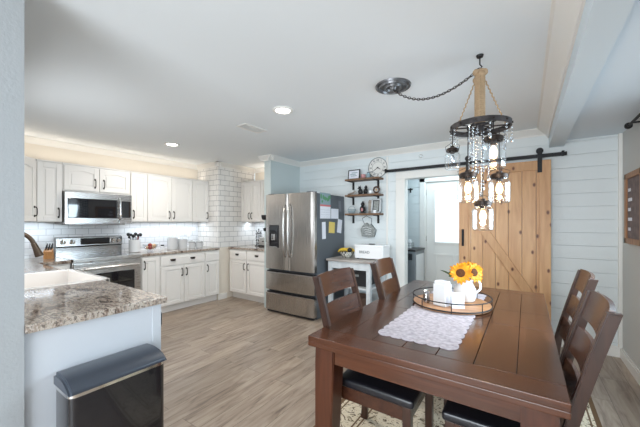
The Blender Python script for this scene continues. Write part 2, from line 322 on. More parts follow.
# ------------------------------------------------------------------ mesh helpers
class MB:
    def __init__(s): s.bm = bmesh.new(); s.mi = 0
    def _merge(s, t):
        for f in t.faces: f.material_index = s.mi
        me = bpy.data.meshes.new('tmp'); t.to_mesh(me); t.free(); s.bm.from_mesh(me); bpy.data.meshes.remove(me)
        return s
    def box(s, x0, x1, y0, y1, z0, z1, bev=0, seg=2, mat=None):
        t = bmesh.new(); bmesh.ops.create_cube(t, size=1)
        bmesh.ops.scale(t, vec=(abs(x1-x0), abs(y1-y0), abs(z1-z0)), verts=t.verts)
        bmesh.ops.translate(t, vec=((x0+x1)/2, (y0+y1)/2, (z0+z1)/2), verts=t.verts)
        if bev: bmesh.ops.bevel(t, geom=t.edges[:], offset=bev, segments=seg, affect='EDGES', profile=.6)
        if mat: t.transform(mat)
        return s._merge(t)
    def cyl(s, p0, p1, r0, r1=None, n=16, cap=True):
        r1 = r0 if r1 is None else r1
        p0, p1 = Vector(p0), Vector(p1); d = p1-p0
        t = bmesh.new()
        bmesh.ops.create_cone(t, cap_ends=cap, segments=n, radius1=r0, radius2=r1, depth=d.length)
        t.transform(Matrix.Translation((p0+p1)/2) @ d.to_track_quat('Z', 'Y').to_matrix().to_4x4())
        return s._merge(t)
    def lathe(s, prof, c=(0, 0, 0), n=32, mat=None):
        t = bmesh.new(); rings = []
        for r, z in prof:
            if r < 1e-6: rings.append([t.verts.new((0, 0, z))])
            else: rings.append([t.verts.new((r*math.cos(2*PI*k/n), r*math.sin(2*PI*k/n), z)) for k in range(n)])
        for a, b in zip(rings, rings[1:]):
            for k in range(n):
                k2 = (k+1) % n
                if len(a) == 1 and len(b) == 1: continue
                if len(a) == 1: t.faces.new((a[0], b[k2], b[k]))
                elif len(b) == 1: t.faces.new((a[k], a[k2], b[0]))
                else: t.faces.new((a[k], a[k2], b[k2], b[k]))
        bmesh.ops.recalc_face_normals(t, faces=t.faces)
        t.transform(Matrix.Translation(c) @ (mat or Matrix()))
        return s._merge(t)
    def tube(s, pts, r, n=8, closed=False):
        pts = [Vector(p) for p in pts]; t = bmesh.new(); rings = []; N = len(pts)
        rr = r if isinstance(r, (list, tuple)) else [r]*N
        up = None
        for i, p in enumerate(pts):
            a = pts[i-1] if (i > 0 or closed) else p; b = pts[(i+1) % N] if (i < N-1 or closed) else p
            d = (b-a).normalized()
            if up is None:
                up = Vector((0, 0, 1)) if abs(d.z) < .9 else Vector((1, 0, 0))
            x = d.cross(up).normalized(); y = x.cross(d).normalized(); up = y
            rings.append([t.verts.new(p + x*rr[i]*math.cos(2*PI*k/n) + y*rr[i]*math.sin(2*PI*k/n)) for k in range(n)])
        m = N if closed else N-1
        for i in range(m):
            a, b = rings[i], rings[(i+1) % N]
            for k in range(n): t.faces.new((a[k], a[(k+1) % n], b[(k+1) % n], b[k]))
        if not closed: t.faces.new(rings[0][::-1]); t.faces.new(rings[-1])
        bmesh.ops.recalc_face_normals(t, faces=t.faces)
        return s._merge(t)
    def prism(s, pts, plane, a0, a1, mat=None):
        """2-D outline pts in 'plane' (xy,xz,yz), extruded along the third axis"""
        t = bmesh.new()
        def P(u, v, w_): return {'xy': (u, v, w_), 'xz': (u, w_, v), 'yz': (w_, u, v)}[plane]
        A = [t.verts.new(P(u, v, a0)) for u, v in pts]; B = [t.verts.new(P(u, v, a1)) for u, v in pts]
        n = len(pts); t.faces.new(A); t.faces.new(B[::-1])
        for k in range(n): t.faces.new((A[k], A[(k+1) % n], B[(k+1) % n], B[k]))
        bmesh.ops.recalc_face_normals(t, faces=t.faces)
        if mat: t.transform(mat)
        return s._merge(t)
    def sph(s, c, r, sc=(1, 1, 1), n=16, mat=None):
        t = bmesh.new(); bmesh.ops.create_uvsphere(t, u_segments=n, v_segments=max(6, n//2), radius=r)
        t.transform(Matrix.Translation(c) @ (mat or Matrix()) @ Matrix.Diagonal((*sc, 1)))
        return s._merge(t)
    def grid(s, fn, nu, nv, thick=0):
        t = bmesh.new(); V = [[t.verts.new(fn(i/nu, j/nv)) for j in range(nv+1)] for i in range(nu+1)]
        for i in range(nu):
            for j in range(nv): t.faces.new((V[i][j], V[i+1][j], V[i+1][j+1], V[i][j+1]))
        if thick:
            bmesh.ops.recalc_face_normals(t, faces=t.faces)
            bmesh.ops.solidify(t, geom=t.faces[:], thickness=thick)
        bmesh.ops.recalc_face_normals(t, faces=t.faces)
        return s._merge(t)
    def build(s, name, mats, parent=None, angle=35, loc=None):
        me = bpy.data.meshes.new(name); s.bm.to_mesh(me); s.bm.free()
        for m in (mats if isinstance(mats, (list, tuple)) else [mats]): me.materials.append(M[m] if isinstance(m, str) else m)
        me.polygons.foreach_set('use_smooth', [True]*len(me.polygons))
        me.set_sharp_from_angle(angle=math.radians(angle))
        o = bpy.data.objects.new(name, me); C.objects.link(o)
        if parent: o.parent = parent
        if loc: o.location = loc
        if len(me.polygons) < 4000 and angle < 50:
            wn_ = o.modifiers.new('weighted_normals', 'WEIGHTED_NORMAL'); wn_.keep_sharp = True; wn_.weight = 80
        return o

def thing(name, label, cat, loc=(0, 0, 0), rz=0, group=None):
    o = bpy.data.objects.new(name, None); C.objects.link(o); o.empty_display_size = .05
    o.location = loc; o.rotation_euler = (0, 0, math.radians(rz))
    o['label'] = label; o['category'] = cat
    if group: o['group'] = group
    return o
def tag(o, label, cat, group=None):
    o['label'] = label; o['category'] = cat
    if group: o['group'] = group
    return o
def struct(name, mb, mat, angle=35):
    o = mb.build(name, mat, angle=angle); o['kind'] = 'structure'; return o
def copy_tree(o, parent=None):
    c = o.copy(); C.objects.link(c); c.parent = parent
    for ch in [x for x in list(bpy.data.objects) if x.parent == o]: copy_tree(ch, c)
    return c
def text(name, s, size, mat, parent, loc, rot, extrude=.0006, align='CENTER'):
    cu = bpy.data.curves.new('t', 'FONT'); cu.body = s; cu.size = size; cu.extrude = extrude
    cu.align_x = align; cu.align_y = 'CENTER'
    tmp = bpy.data.objects.new('t', cu); C.objects.link(tmp)
    bpy.context.view_layer.update()
    me = bpy.data.meshes.new_from_object(tmp.evaluated_get(bpy.context.evaluated_depsgraph_get()))
    bpy.data.objects.remove(tmp); bpy.data.curves.remove(cu)
    me.name = name; me.materials.clear(); me.materials.append(M[mat])
    o = bpy.data.objects.new(name, me); C.objects.link(o); o.parent = parent
    o.location = loc; o.rotation_euler = rot
    return o

# ------------------------------------------------------------------ room shell
CZ = 2.42           # kitchen ceiling
RZ = 2.262          # lower ceiling right of the beam
XL, XR, YB = -5.08, 0.80, 4.24
m = MB(); m.box(XL-.15, XR+.15, -2.6, 5.4, -.08, 0); struct('floor', m, 'floor')
m = MB(); m.box(XL-.15, .21, -2.6, YB+.01, CZ, CZ+.1); struct('ceiling', m, 'ceiling')
m = MB(); m.box(.34, XR+.15, -2.6, YB+.01, RZ, RZ+.1); struct('ceiling_alcove', m, 'ceiling_r')
m = MB(); m.box(.21, .34, -2.6, YB, 2.2, CZ+.1); struct('trim_beam', m, 'beam')

# left (range) wall, painted, with the tiled backsplash on it
m = MB(); m.box(XL-.12, XL, .1, YB+.12, 0, CZ); struct('wall_left', m, 'wall')
m = MB(); m.box(XL, XL+.01, .36, 3.38, .9, 1.75); struct('wall_left_backsplash', m, 'tile_y')
# wall behind the sink, with its window; its end faces the dining room
sx0, sx1, sz0, sz1 = -3.62, -2.58, 1.12, 2.0
m = MB()
m.box(XL, sx0, .2, .36, 0, CZ); m.box(sx1, -1.80, .2, .36, 0, CZ)
m.box(sx0, sx1, .2, .36, 0, sz0); m.box(sx0, sx1, .2, .36, sz1, CZ); struct('wall_sink_side', m, 'wall_end')
m = MB()
for a, b, c, d in ((sx0, sx0+.05, sz0, sz1), (sx1-.05, sx1, sz0, sz1), (sx0, sx1, sz0, sz0+.05), (sx0, sx1, sz1-.05, sz1), (sx0, sx1, 1.54, 1.58)):
    m.box(a, b, .24, .3, c, d, .004)
wn = struct('window_1', m, 'trim'); p = MB(); p.box(sx0+.04, sx1-.04, .268, .272, sz0+.04, sz1-.04); p.build('pane', 'pane', wn)
# boxed tiled chase in the corner
m = MB(); m.box(XL, -4.47, 3.38, YB, .92, CZ); struct('wall_corner', m, 'tile_xy')
m = MB(); m.box(XL, -4.47, 3.38, YB, 0, .92); struct('wall_corner_base', m, 'wall')
# kitchen end of the back wall
m = MB(); m.box(-4.47, -3.33, YB+.01, YB+.12, 0, CZ); struct('wall_back_kitchen', m, 'wall')
m = MB(); m.box(-4.47, -3.47, YB, YB+.01, .9, 1.4); struct('wall_back_backsplash', m, 'tile_x')
m = MB(); m.box(-3.47, -3.33, 3.5, YB+.01, 0, CZ, .003); struct('wall_partition', m, 'partition')

# shiplap back wall with the laundry opening: real boards with real gaps
OX0, OX1, OZ = -1.44, -.56, 2.0
m = MB()
m.box(-3.33, OX0, YB+.012, YB+.12, 0, CZ); m.box(OX1, XR, YB+.012, YB+.12, 0, CZ); m.box(OX0, OX1, YB+.012, YB+.12, OZ, CZ)
z = .02
def shipboards(m, spans, y0, y1, zlo, zhi, plane='y', hole=None, pitch=.14):
    z = zlo
    while z < zhi-.01:
        zt = min(z+pitch-.004, zhi)
        for a, b in spans:
            segs = [(a, b)]
            if hole and z < hole[2] and a < hole[0] and b > hole[1]: segs = [(a, hole[0]), (hole[1], b)]
            for c, d in segs:
                if plane == 'y': m.box(c, d, y0, y1, z, zt, .0012, 1)
                else: m.box(y0, y1, c, d, z, zt, .0012, 1)
        z += pitch
shipboards(m, [(-3.33, XR)], YB, YB+.014, 0, CZ, 'y', (OX0, OX1, OZ))
struct('wall_back', m, 'shiplap')
m = MB()                                          # casing and jambs round the opening
m.box(-1.555, OX0+.015, YB-.016, YB-.001, 0, OZ-.015, .002); m.box(OX1-.015, OX1+.1, YB-.016, YB-.001, 0, OZ-.015, .002)
m.box(-1.555, OX1+.1, YB-.017, YB-.001, OZ-.014, OZ+.09, .002)
m.box(OX0, OX0+.014, YB, YB+.122, 0, OZ-.015); m.box(OX1-.014, OX1, YB, YB+.122, 0, OZ-.015); m.box(OX0, OX1, YB, YB+.122, OZ-.014, OZ)
struct('trim_1', m, 'trim')
m = MB(); m.box(-1.705, -1.672, YB-.012, YB, 0, CZ-.09, .003); struct('trim_2', m, 'trim')
# right wall with the dining window just outside the frame
wy0, wy1, wz0, wz1 = 1.75, 3.2, .9, 2.08
m = MB()
m.box(XR, XR+.12, -2.6, wy0, 0, RZ); m.box(XR, XR+.12, wy1, YB+.12, 0, RZ)
m.box(XR, XR+.12, wy0, wy1, 0, wz0); m.box(XR, XR+.12, wy0, wy1, wz1, RZ); struct('wall_right', m, 'wall_grey')
m = MB()
for a, b, c, d in ((wy0, wy0+.05, wz0, wz1), (wy1-.05, wy1, wz0, wz1), (wy0, wy1, wz0, wz0+.05), (wy0, wy1, wz1-.05, wz1), (wy0, wy1, 1.44, 1.48), (2.46, 2.49, wz0, wz1)):
    m.box(XR+.03, XR+.08, a, b, c, d, .004)
wn = struct('window_2', m, 'trim'); p = MB(); p.box(XR+.054, XR+.058, wy0+.04, wy1-.04, wz0+.04, wz1-.04); p.build('pane', 'pane', wn)
# rear walls behind the camera, unseen patio opening and glazed door added for fill light
m = MB(); m.box(-2.75, -1.7, -2.6, -2.5, 0, CZ); m.box(.5, XR, -2.6, -2.5, 0, CZ); m.box(-1.7, .5, -2.6, -2.5, 2.15, CZ)
struct('wall_rear', m, 'wall_grey')
m = MB(); m.box(-2.75, -2.65, -2.6, .2, 0, CZ); struct('wall_rear_left', m, 'wall_grey')
m = MB()
for a, b in ((-1.7, -1.64), (-.64, -.56), (.44, .5)): m.box(a, b, -2.58, -2.53, 0, 2.15, .004)
m.box(-1.7, .5, -2.58, -2.53, 2.09, 2.15, .004); m.box(-1.7, .5, -2.58, -2.53, 0, .1, .004)
wn = struct('added_rear_door', m, 'trim'); p = MB(); p.box(-1.66, .46, -2.557, -2.553, .08, 2.1); p.build('pane', 'pane', wn)

# crown mouldings
def crown(name, p0, p1, n, z, s=.075):
    """from p0 to p1 (x,y) along a wall; n is the direction away from the wall"""
    prof = [(0, 0), (0, -s), (.012, -s), (.014, -s*.86), (.03, -s*.62), (s*.72, -.028), (s*.86, -.014), (s, -.012), (s, 0)]
    t = MB(); n = Vector((*n, 0)); bm = t.bm
    A = [bm.verts.new(Vector((*p0, z)) + n*u + Vector((0, 0, v))) for u, v in prof]
    B = [bm.verts.new(Vector((*p1, z)) + n*u + Vector((0, 0, v))) for u, v in prof]
    bm.faces.new(A); bm.faces.new(B[::-1])
    for k in range(len(prof)): bm.faces.new((A[k], A[(k+1) % len(prof)], B[(k+1) % len(prof)], B[k]))
    bmesh.ops.recalc_face_normals(bm, faces=bm.faces)
    struct(name, t, 'trim', 20)
crown('trim_3', (XL, .36), (XL, 3.38), (1, 0), CZ)
crown('trim_4', (XL, 3.38), (-4.395, 3.38), (0, -1), CZ)
crown('trim_5', (-4.47, 3.305), (-4.47, YB), (1, 0), CZ)
crown('trim_6', (-4.47, YB+.01), (-3.47, YB+.01), (0, -1), CZ)
crown('trim_7', (-3.33, 3.43), (-3.33, YB), (1, 0), CZ)
crown('trim_8', (-3.54, 3.5), (-3.26, 3.5), (0, -1), CZ)
crown('trim_9', (-3.33, YB), (.21, YB), (0, -1), CZ)
crown('trim_10', (.21, -2.5), (.21, YB), (-1, 0), CZ, .11)
crown('trim_11', (-2.7, .2), (-1.73, .2), (0, -1), CZ)
m = MB(); m.box(XR-.03, XR, YB-.035, YB, .1, RZ, .003); struct('trim_12', m, 'trim')
def baseboard(name, x0, x1, y0, y1): 
    m = MB(); m.box(x0, x1, y0, y1, 0, .085, .002); m.box(x0 + (0 if x1-x0 > .03 else .005), x1, y0 + (.005 if y1-y0 < .03 else 0), y1, .085, .11, .003)
    struct(name, m, 'trim')
baseboard('baseboard_back', OX1+.1, XR, YB-.016, YB)
baseboard('baseboard_right', XR-.016, XR, -2.5, YB)
baseboard('baseboard_shelf_side', -2.35, -1.555, YB-.016, YB)
m = MB(); m.box(-4.472, -4.455, 3.37, 3.56, 0, .1, .002); struct('baseboard_corner', m, 'trim')

# laundry room beyond the opening
LY = 5.2
m = MB(); m.box(-2.3, -1.42, LY+.012, LY+.1, 0, CZ); m.box(-.45, .3, LY+.012, LY+.1, 0, CZ); m.box(-1.42, -.45, LY+.012, LY+.1, 2.06, CZ)
shipboards(m, [(-2.2, -1.42), (-.45, .2)], LY, LY+.014, 0, CZ); shipboards(m, [(-1.42, -.45)], LY, LY+.014, 2.06, CZ)
struct('wall_laundry_back', m, 'shiplap')
m = MB(); m.box(-2.3, -2.2, YB+.12, LY+.1, 0, CZ); shipboards(m, [(YB+.12, LY)], -2.2, -2.19, 0, CZ, 'x'); struct('wall_laundry_left', m, 'shiplap')
m = MB(); m.box(.2, .3, YB+.12, LY+.1, 0, CZ); struct('wall_laundry_right', m, 'shiplap')
m = MB(); m.box(-2.3, .3, YB+.12, LY+.1, CZ, CZ+.1); struct('ceiling_laundry', m, 'ceiling')
m = MB()
m.box(-1.49, -1.405, LY-.018, LY, 0, 2.12, .003); m.box(-.465, -.38, LY-.018, LY, 0, 2.12, .003); m.box(-1.49, -.38, LY-.018, LY, 2.04, 2.13, .003)
struct('trim_13', m, 'trim')
dx0, dx1 = -1.385, -.485
m = MB(); m.box(-1.42, dx0-.003, LY, LY+.06, 0, 2.06); m.box(dx1+.003, -.45, LY, LY+.06, 0, 2.06); m.box(dx0-.003, dx1+.003, LY, LY+.06, 2.034, 2.06)
struct('trim_14', m, 'trim')
m = MB()                                            # half-lite exterior door
gx0, gx1, gz0, gz1 = dx0+.13, dx1-.13, 1.03, 1.89
m.box(dx0, gx0, LY+.01, LY+.05, .02, 2.03, .002); m.box(gx1, dx1, LY+.01, LY+.05, .02, 2.03, .002)
m.box(gx0, gx1, LY+.01, LY+.05, gz1, 2.03, .002); m.box(gx0, gx1, LY+.01, LY+.05, .02, gz0, .002)
for a, b, c, d in ((gx0-.02, gx0+.01, gz0-.02, gz1+.02), (gx1-.01, gx1+.02, gz0-.02, gz1+.02), (gx0, gx1, gz0-.02, gz0+.01), (gx0, gx1, gz1-.01, gz1+.02)):
    m.box(a, b, LY, LY+.02, c, d, .003)
for a, b in ((gx0, -.955), (-.915, gx1)): 
    for c, d, e, f in ((a, b, .25, .28), (a, b, .82, .85), (a, a+.03, .28, .82), (b-.03, b, .28, .82)): m.box(c, d, LY+.002, LY+.014, e, f, .003)
dr = struct('door_1', m, 'trim')
p = MB(); p.box(gx0, gx1, LY+.03, LY+.034, gz0, gz1); p.build('pane', 'pane', dr)
p = MB()
zz = gz0+.02
while zz < gz1-.01: p.box(gx0+.01, gx1-.01, LY+.036, LY+.05, zz, zz+.002); zz += .024
p.build('blind_slats', 'blind', dr)
p = MB(); p.cyl((dx1-.06, LY+.01, .98), (dx1-.06, LY-.04, .98), .012); p.sph((dx1-.06, LY-.05, .98), .028); p.build('door_handle', 'bronze', dr)
p = MB()
for hz in (.25, 1.05, 1.82): p.cyl((dx0, LY+.008, hz), (dx0, LY+.008, hz+.09), .007, n=8)
p.build('hinges', 'chrome', dr)

# ------------------------------------------------------------------ cabinets
def door_mb(x0, x1, z0, z1, arch=0, y=0, rail=.055, th=.02):
    """raised-panel door: front face at y-th, looking to -y"""
    m = MB(); st = min(rail, (x1-x0)*.28)
    m.box(x0, x0+st, y-th, y, z0, z1, .002, 1); m.box(x1-st, x1, y-th, y, z0, z1, .002, 1)
    m.box(x0+st, x1-st, y-th, y, z0, z0+rail, .002, 1)
    a, b = x0+st, x1-st
    def top(off, lo, hi):
        pts = []
        for k in range(13):
            q = k/12; xx = a + (b-a)*q
            pts.append((xx, z1-rail-off + (-arch*(1-math.sin(PI*min(1, max(0, (q-.08)/.84))))) ))
        return pts
    if arch:
        m.prism([(a, z1), *top(0, 0, 0), (b, z1)], 'xz', y-th, y)
    else: m.box(a, b, y-th, y, z1-rail, z1, .002, 1)
    m.box(a-.004, b+.004, y-.008, y, z0+rail-.004, z1-rail*.6, 0)
    i = .022
    if b-a > .06:
        tp = [(min(max(xx, a+i), b-i), zz-i) for xx, zz in top(0, 0, 0)]
        bmv = [(a+i, z0+rail+i), *tp, (b-i, z0+rail+i)]
        if arch: m.prism(bmv[::1], 'xz', y-.016, y-.006)
        else: m.box(a+i, b-i, y-.016, y-.004, z0+rail+i, z1-rail-i, .005, 2)
    return m
def pull_mb(x, y, z0, z1):
    m = MB()
    m.tube([(x, y, z0), (x, y-.022, z0+.004), (x, y-.028, z0+.02), (x, y-.028, z1-.02), (x, y-.022, z1-.004), (x, y, z1)], .0055, 8)
    m.box(x-.009, x+.009, y-.004, y, z0-.012, z0+.012, .002); m.box(x-.009, x+.009, y-.004, y, z1-.012, z1+.012, .002)
    return m
def cup_mb(x, y, z):
    m = MB()
    m.sph((x, y-.004, z), .036, (1.15, .62, .42), 16)
    m.box(x-.044, x+.044, y-.004, y, z+.008, z+.02, .002)
    return m
def cabinet(name, label, loc, rz, w_, d, z0, z1, fronts, mat='cab', toe=True, group=None, crownlip=False):
    """fronts: list of ('door'|'drawer', x0,x1,z0,z1, handles, arch)  handles: list of x (door: vertical pulls; zone 'lo'/'hi')"""
    t = thing(name, label, 'cabinet', loc, rz, group)
    m = MB(); zb = z0 + (.11 if toe and z0 < .05 else 0)
    m.box(0, w_, 0, d, zb, z1, .002, 1)
    if toe and z0 < .05: m.box(0, w_, .06, d, z0, zb)
    if crownlip: m.box(-.0, w_, -.012, d, z1-.018, z1+.0, .004)
    m.build('body', mat, t)
    for kind, x0, x1, a, b, hs, arch in fronts:
        if kind == 'door':
            dd = door_mb(x0, x1, a, b, arch).build('door', mat, t)
            for hx in hs:
                lo = (z0 > 1)
                h0 = a+.05 if lo else b-.16
                pull_mb(hx, -.02, h0, h0+.105).build('handle', 'bronze', dd)
        else:
            mm = MB(); mm.box(x0, x1, -.02, 0, a, b, .004, 2); mm.box(x0+.03, x1-.03, -.022, -.01, a+.03, b-.03, .003)
            dd = mm.build('drawer', mat, t)
            for hx in hs: cup_mb(hx, -.022, (a+b)/2).build('handle', 'bronze', dd)
    return t
UB, UT = 1.37, 2.11
FX = -4.75; dU = .318
def upL(name, label, y0, y1, fronts, z0=UB):
    return cabinet(name, label, (FX, y0+.001, 0), 90, y1-y0-.002, dU, z0, UT, fronts, crownlip=True)
g = .004
upL('wall_cabinet', 'white narrow upper cabinet with one door just left of the microwave', 1.05, 1.29, [('door', g, .24-g-.002, UB+.01, UT-.03, [.20], .0)])
upL('wall_cabinet', 'white short upper cabinet with two arched doors directly above the microwave', 1.29, 2.07,
    [('door', .015, .385, 1.775, UT-.03, [.34], .022), ('door', .395, .765, 1.775, UT-.03, [.44], .022)], 1.757)
upL('wall_cabinet', 'white narrow upper cabinet with one door touching the microwave right side', 2.07, 2.305, [('door', g, .235-g, UB+.01, UT-.03, [.035], 0)])
upL('wall_cabinet', 'white wide upper cabinet with two doors above the white canisters', 2.305, 3.05,
    [('door', g, .37, UB+.01, UT-.03, [.335], .018), ('door', .376, .74, UB+.01, UT-.03, [.41], .018)])
upL('wall_cabinet', 'white upper cabinet with one door beside the tiled corner column', 3.05, 3.375, [('door', g, .325-g-.002, UB+.01, UT-.03, [.285], .0)])
# diagonal corner cabinet
t = thing('corner_wall_cabinet', 'white diagonal upper corner cabinet at the far left, partly cut by the grey wall edge', 'cabinet', (-5.07, .362, 0))
m = MB(); m.prism([(0, 0), (.69, 0), (.69, .33), (.32, .685), (0, .685)], 'xy', UB, UT); m.build('body', 'cab', t)
dl = math.hypot(.37, .355); ang = math.atan2(.355, -.37)
mt = Matrix.Translation((.69, .33, 0)) @ Matrix.Rotation(ang, 4, 'Z')
d_ = door_mb(.02, dl-.02, UB+.01, UT-.03, .03); d_.bm.transform(mt @ Matrix.Diagonal((1, 1, 1, 1)))
dd = d_.build('door', 'cab', t)
# local +x of the door runs towards the range wall; its -y must look into the room
hm = pull_mb(dl-.055, -.02, UB+.07, UB+.175); hm.bm.transform(mt); hm.build('handle', 'bronze', dd)
# back wall uppers
cabinet('wall_cabinet', 'white upper cabinet with two doors right of the tiled corner column', (-4.468, 3.91, 0), 0, .52, dU, UB, 2.13,
        [('door', g, .257, UB+.01, 2.10, [.225], 0), ('door', .262, .516, UB+.01, 2.10, [.295], 0)], crownlip=True)
cabinet('wall_cabinet', 'white upper cabinet mostly hidden behind the partition by the refrigerator', (-3.947, 3.91, 0), 0, .475, dU, UB, 2.13,
        [('door', g, .471, UB+.01, 2.10, [], 0)], crownlip=True)
# base cabinets
BX = -4.45; dB = .62
def lowL(label, y0, y1, fronts):
    return cabinet('base_cabinet', label, (BX, y0+.001, 0), 90, y1-y0-.002, dB, 0, .88, fronts)
lowL('white narrow base cabinet with one full-height door right beside the range', 2.075, 2.34, [('door', .01, .25, .12, .865, [.04], 0)])
lowL('white double base cabinet with one wide drawer over two doors under the canisters', 2.34, 3.085,
     [('drawer', .01, .735, .715, .865, [.19, .52], 0), ('door', .01, .368, .12, .70, [.335], 0), ('door', .376, .735, .12, .70, [.41], 0)])
lowL('white base cabinet with a small drawer over one door at the tiled corner', 3.085, 3.378,
     [('drawer', .01, .28, .715, .865, [], 0), ('door', .01, .28, .12, .70, [.045], 0)])
cabinet('base_cabinet', 'cream base cabinet with drawer and door, left of the two by the refrigerator', (-4.452, 3.62, 0), 0, .455, .615, 0, .88,
        [('drawer', .01, .445, .715, .865, [.22], 0), ('door', .01, .445, .12, .70, [.405], 0)])
cabinet('base_cabinet', 'cream base cabinet with drawer and door touching the refrigerator partition', (-3.996, 3.62, 0), 0, .52, .615, 0, .88,
        [('drawer', .01, .5, .715, .865, [.25], 0), ('door', .01, .5, .12, .70, [.045], 0)])
# sink run (faces +y) and its finished end at the dining side
cabinet('base_cabinet', 'long white base cabinet run holding the farmhouse sink', (-1.84, .965, 0), 180, .875, .6, 0, .88,
        [('door', .02, .43, .12, .865, [.07], 0), ('door', .44, .86, .12, .865, [.8], 0)])
cabinet('sink_cabinet', 'white base cabinet under the apron of the farmhouse sink', (-2.72, .965, 0), 180, .84, .6, 0, .68,
        [('door', .02, .41, .12, .665, [.37], 0), ('door', .43, .82, .12, .665, [.47], 0)])
cabinet('base_cabinet', 'white base cabinet in the corner between sink and range', (-3.565, .965, 0), 180, 1.5, .6, 0, .88, [('door', .02, .82, .12, .865, [.07], 0)])
cabinet('base_cabinet', 'white narrow base cabinet filling the corner just left of the range', (BX, .99, 0), 90, .296, .62, 0, .88, [('door', .02, .28, .12, .865, [.25], 0)])
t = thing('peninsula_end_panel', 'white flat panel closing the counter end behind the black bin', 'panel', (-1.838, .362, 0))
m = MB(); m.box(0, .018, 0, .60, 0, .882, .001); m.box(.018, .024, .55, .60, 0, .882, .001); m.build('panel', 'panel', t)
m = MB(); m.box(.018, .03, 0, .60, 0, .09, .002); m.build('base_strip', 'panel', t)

# worktops
m = MB()
zt0, zt1 = .884, .921
m.box(-2.715, -1.785, .362, .985, zt0, zt1, .004); m.box(-4.42, -3.565, .362, .985, zt0, zt1)
m.box(-3.565, -2.715, .362, .50, zt0, zt1); m.box(XL+.012, -4.42, .362, 1.285, zt0, zt1)
tag(m.build('countertop', 'granite'), 'brown and grey granite counter around the farmhouse sink, in the left foreground', 'countertop')
m = MB(); m.box(XL+.012, -4.425, 2.076, 3.376, zt0, zt1, .004)
tag(m.build('countertop', 'granite'), 'granite counter right of the range carrying the white canisters', 'countertop')
m = MB(); m.box(-4.466, -3.474, 3.59, YB-.002, zt0, zt1, .004)
tag(m.build('countertop', 'granite'), 'granite counter beside the refrigerator carrying the bottle rack', 'countertop')

# sink
t = thing('farmhouse_sink', 'white farmhouse apron sink set into the granite counter', 'sink', (-3.14, .77, .69))
m = MB(); a, b, c, d = -.42, .42, -.265, .27
m.box(a, b, c, d, 0, .02, .004)
m.box(a, a+.03, c, d, .0, .238, .01, 3); m.box(b-.03, b, c, d, .0, .238, .01, 3)
m.box(a, b, c, c+.03, .0, .238, .01, 3); m.box(a, b, d-.04, d, .0, .238, .01, 3); m.build('basin', 'sink', t)
m = MB(); m.cyl((0, 0, .02), (0, 0, .026), .045, n=24); m.build('drain', 'chrome', t)
t = thing('faucet', 'brown bronze pull-down faucet arching over the sink', 'faucet', (-3.14, .435, .9215))
m = MB(); m.lathe([(0, 0), (.03, 0), (.03, .012), (.02, .02), (.018, .06), (.016, .1), (0, .1)], n=20)
pts = [(0, 0, .08), (0, 0, .25)] + [(0, .125-.125*math.cos(a_), .25+.125*math.sin(a_)) for a_ in [PI*k/14 for k in range(1, 14)]]
m.tube(pts, .0155, 12); m.build('spout', 'faucet', t)
e0 = Vector(pts[-1]); dr_ = (Vector(pts[-1])-Vector(pts[-2])).normalized()
m = MB(); m.cyl(e0-dr_*.005, e0+dr_*.035, .018, .02); m.cyl(e0+dr_*.035, e0+dr_*.10, .02, .028); m.build('spray_head', 'faucet', t)
m = MB(); m.tube([(.02, 0, .07), (.06, 0, .09), (.1, .0, .13)], .008, 8); m.build('lever', 'faucet', t)

# knife block
t = thing('knife_block', 'light wooden block of black-handled knives left of the range', 'knife block', (-4.82, 1.18, .9215), 62)
t.scale = (.72, .72, .78)
tilt = Matrix.Rotation(math.radians(-22), 4, 'X')
m = MB(); m.prism([(-.06, 0), (.07, 0), (.075, .045), (.02, .16), (-.06, .115)], 'yz', -.055, .055); m.build('block', 'blockwood', t)
for r in range(3):
    for c in range(3):
        q = MB(); base = Vector((-.034+.034*c, .035-.03*r+.0, .14-.012*r)); dd = Vector((0, .38, .92)).normalized()
        L = .1-.012*r
        q.box(-.007, .007, -.011, .011, 0, L, .004, mat=Matrix.Translation(base) @ dd.to_track_quat('Z', 'Y').to_matrix().to_4x4())
        k = q.build('knife', 'black', None)
        k.parent = t
# ------------------------------------------------------------------ range
t = thing('range', 'stainless steel electric range with black glass top and rear control panel', 'range', (-4.40, 1.295, 0), 90)
W = .765
m = MB(); m.box(0, W, .03, .66, .03, .895, .003); m.box(.03, W-.03, .06, .6, 0, .03); m.build('body', 'steel', t)
m = MB(); m.box(-.002, W+.002, -.012, .61, .895, .925, .006); m.build('cooktop', 'black_glass', t)
ct = [o for o in bpy.data.objects if o.parent == t and o.name.startswith('cooktop')][0]
m = MB(); m.box(-.003, W+.003, -.03, -.008, .885, .93, .006); m.build('front_lip', 'steel', t)
for (a, b, r) in ((.2, .16, .1), (.56, .16, .085), (.2, .44, .075), (.56, .44, .1)):
    m = MB(); m.lathe([(r, 0), (r, .0006), (r-.006, .0006), (r-.006, 0)], (a, b, .9252), 40); m.build('burner_ring', 'steel_dark', ct)
m = MB(); m.prism([(.60, .925), (.66, .925), (.66, 1.17), (.615, 1.17), (.585, 1.155), (.575, 1.05), (.60, 1.03)], 'yz', -.0, W)
bgp = m.build('control_panel', 'steel_mid', t)
m = MB(); m.prism([(.5735, 1.062), (.5815, 1.148), (.59, 1.15), (.59, 1.06)], 'yz', .255, .60); m.build('display', 'black_glass', bgp)
for kx in (.065, .165, .64, .715):
    m = MB(); m.cyl((kx, .583, 1.105), (kx, .550, 1.102), .03, .026, 24); m.box(kx-.005, kx+.005, .540, .556, 1.078, 1.128, .002); m.build('knob', 'chrome', bgp)
m = MB(); m.box(.01, W-.01, -.0, .03, .255, .868, .006); od = m.build('oven_door', 'steel', t)
m = MB(); m.box(.09, W-.09, -.004, .0, .36, .73, .006); m.build('window', 'black_glass', od)
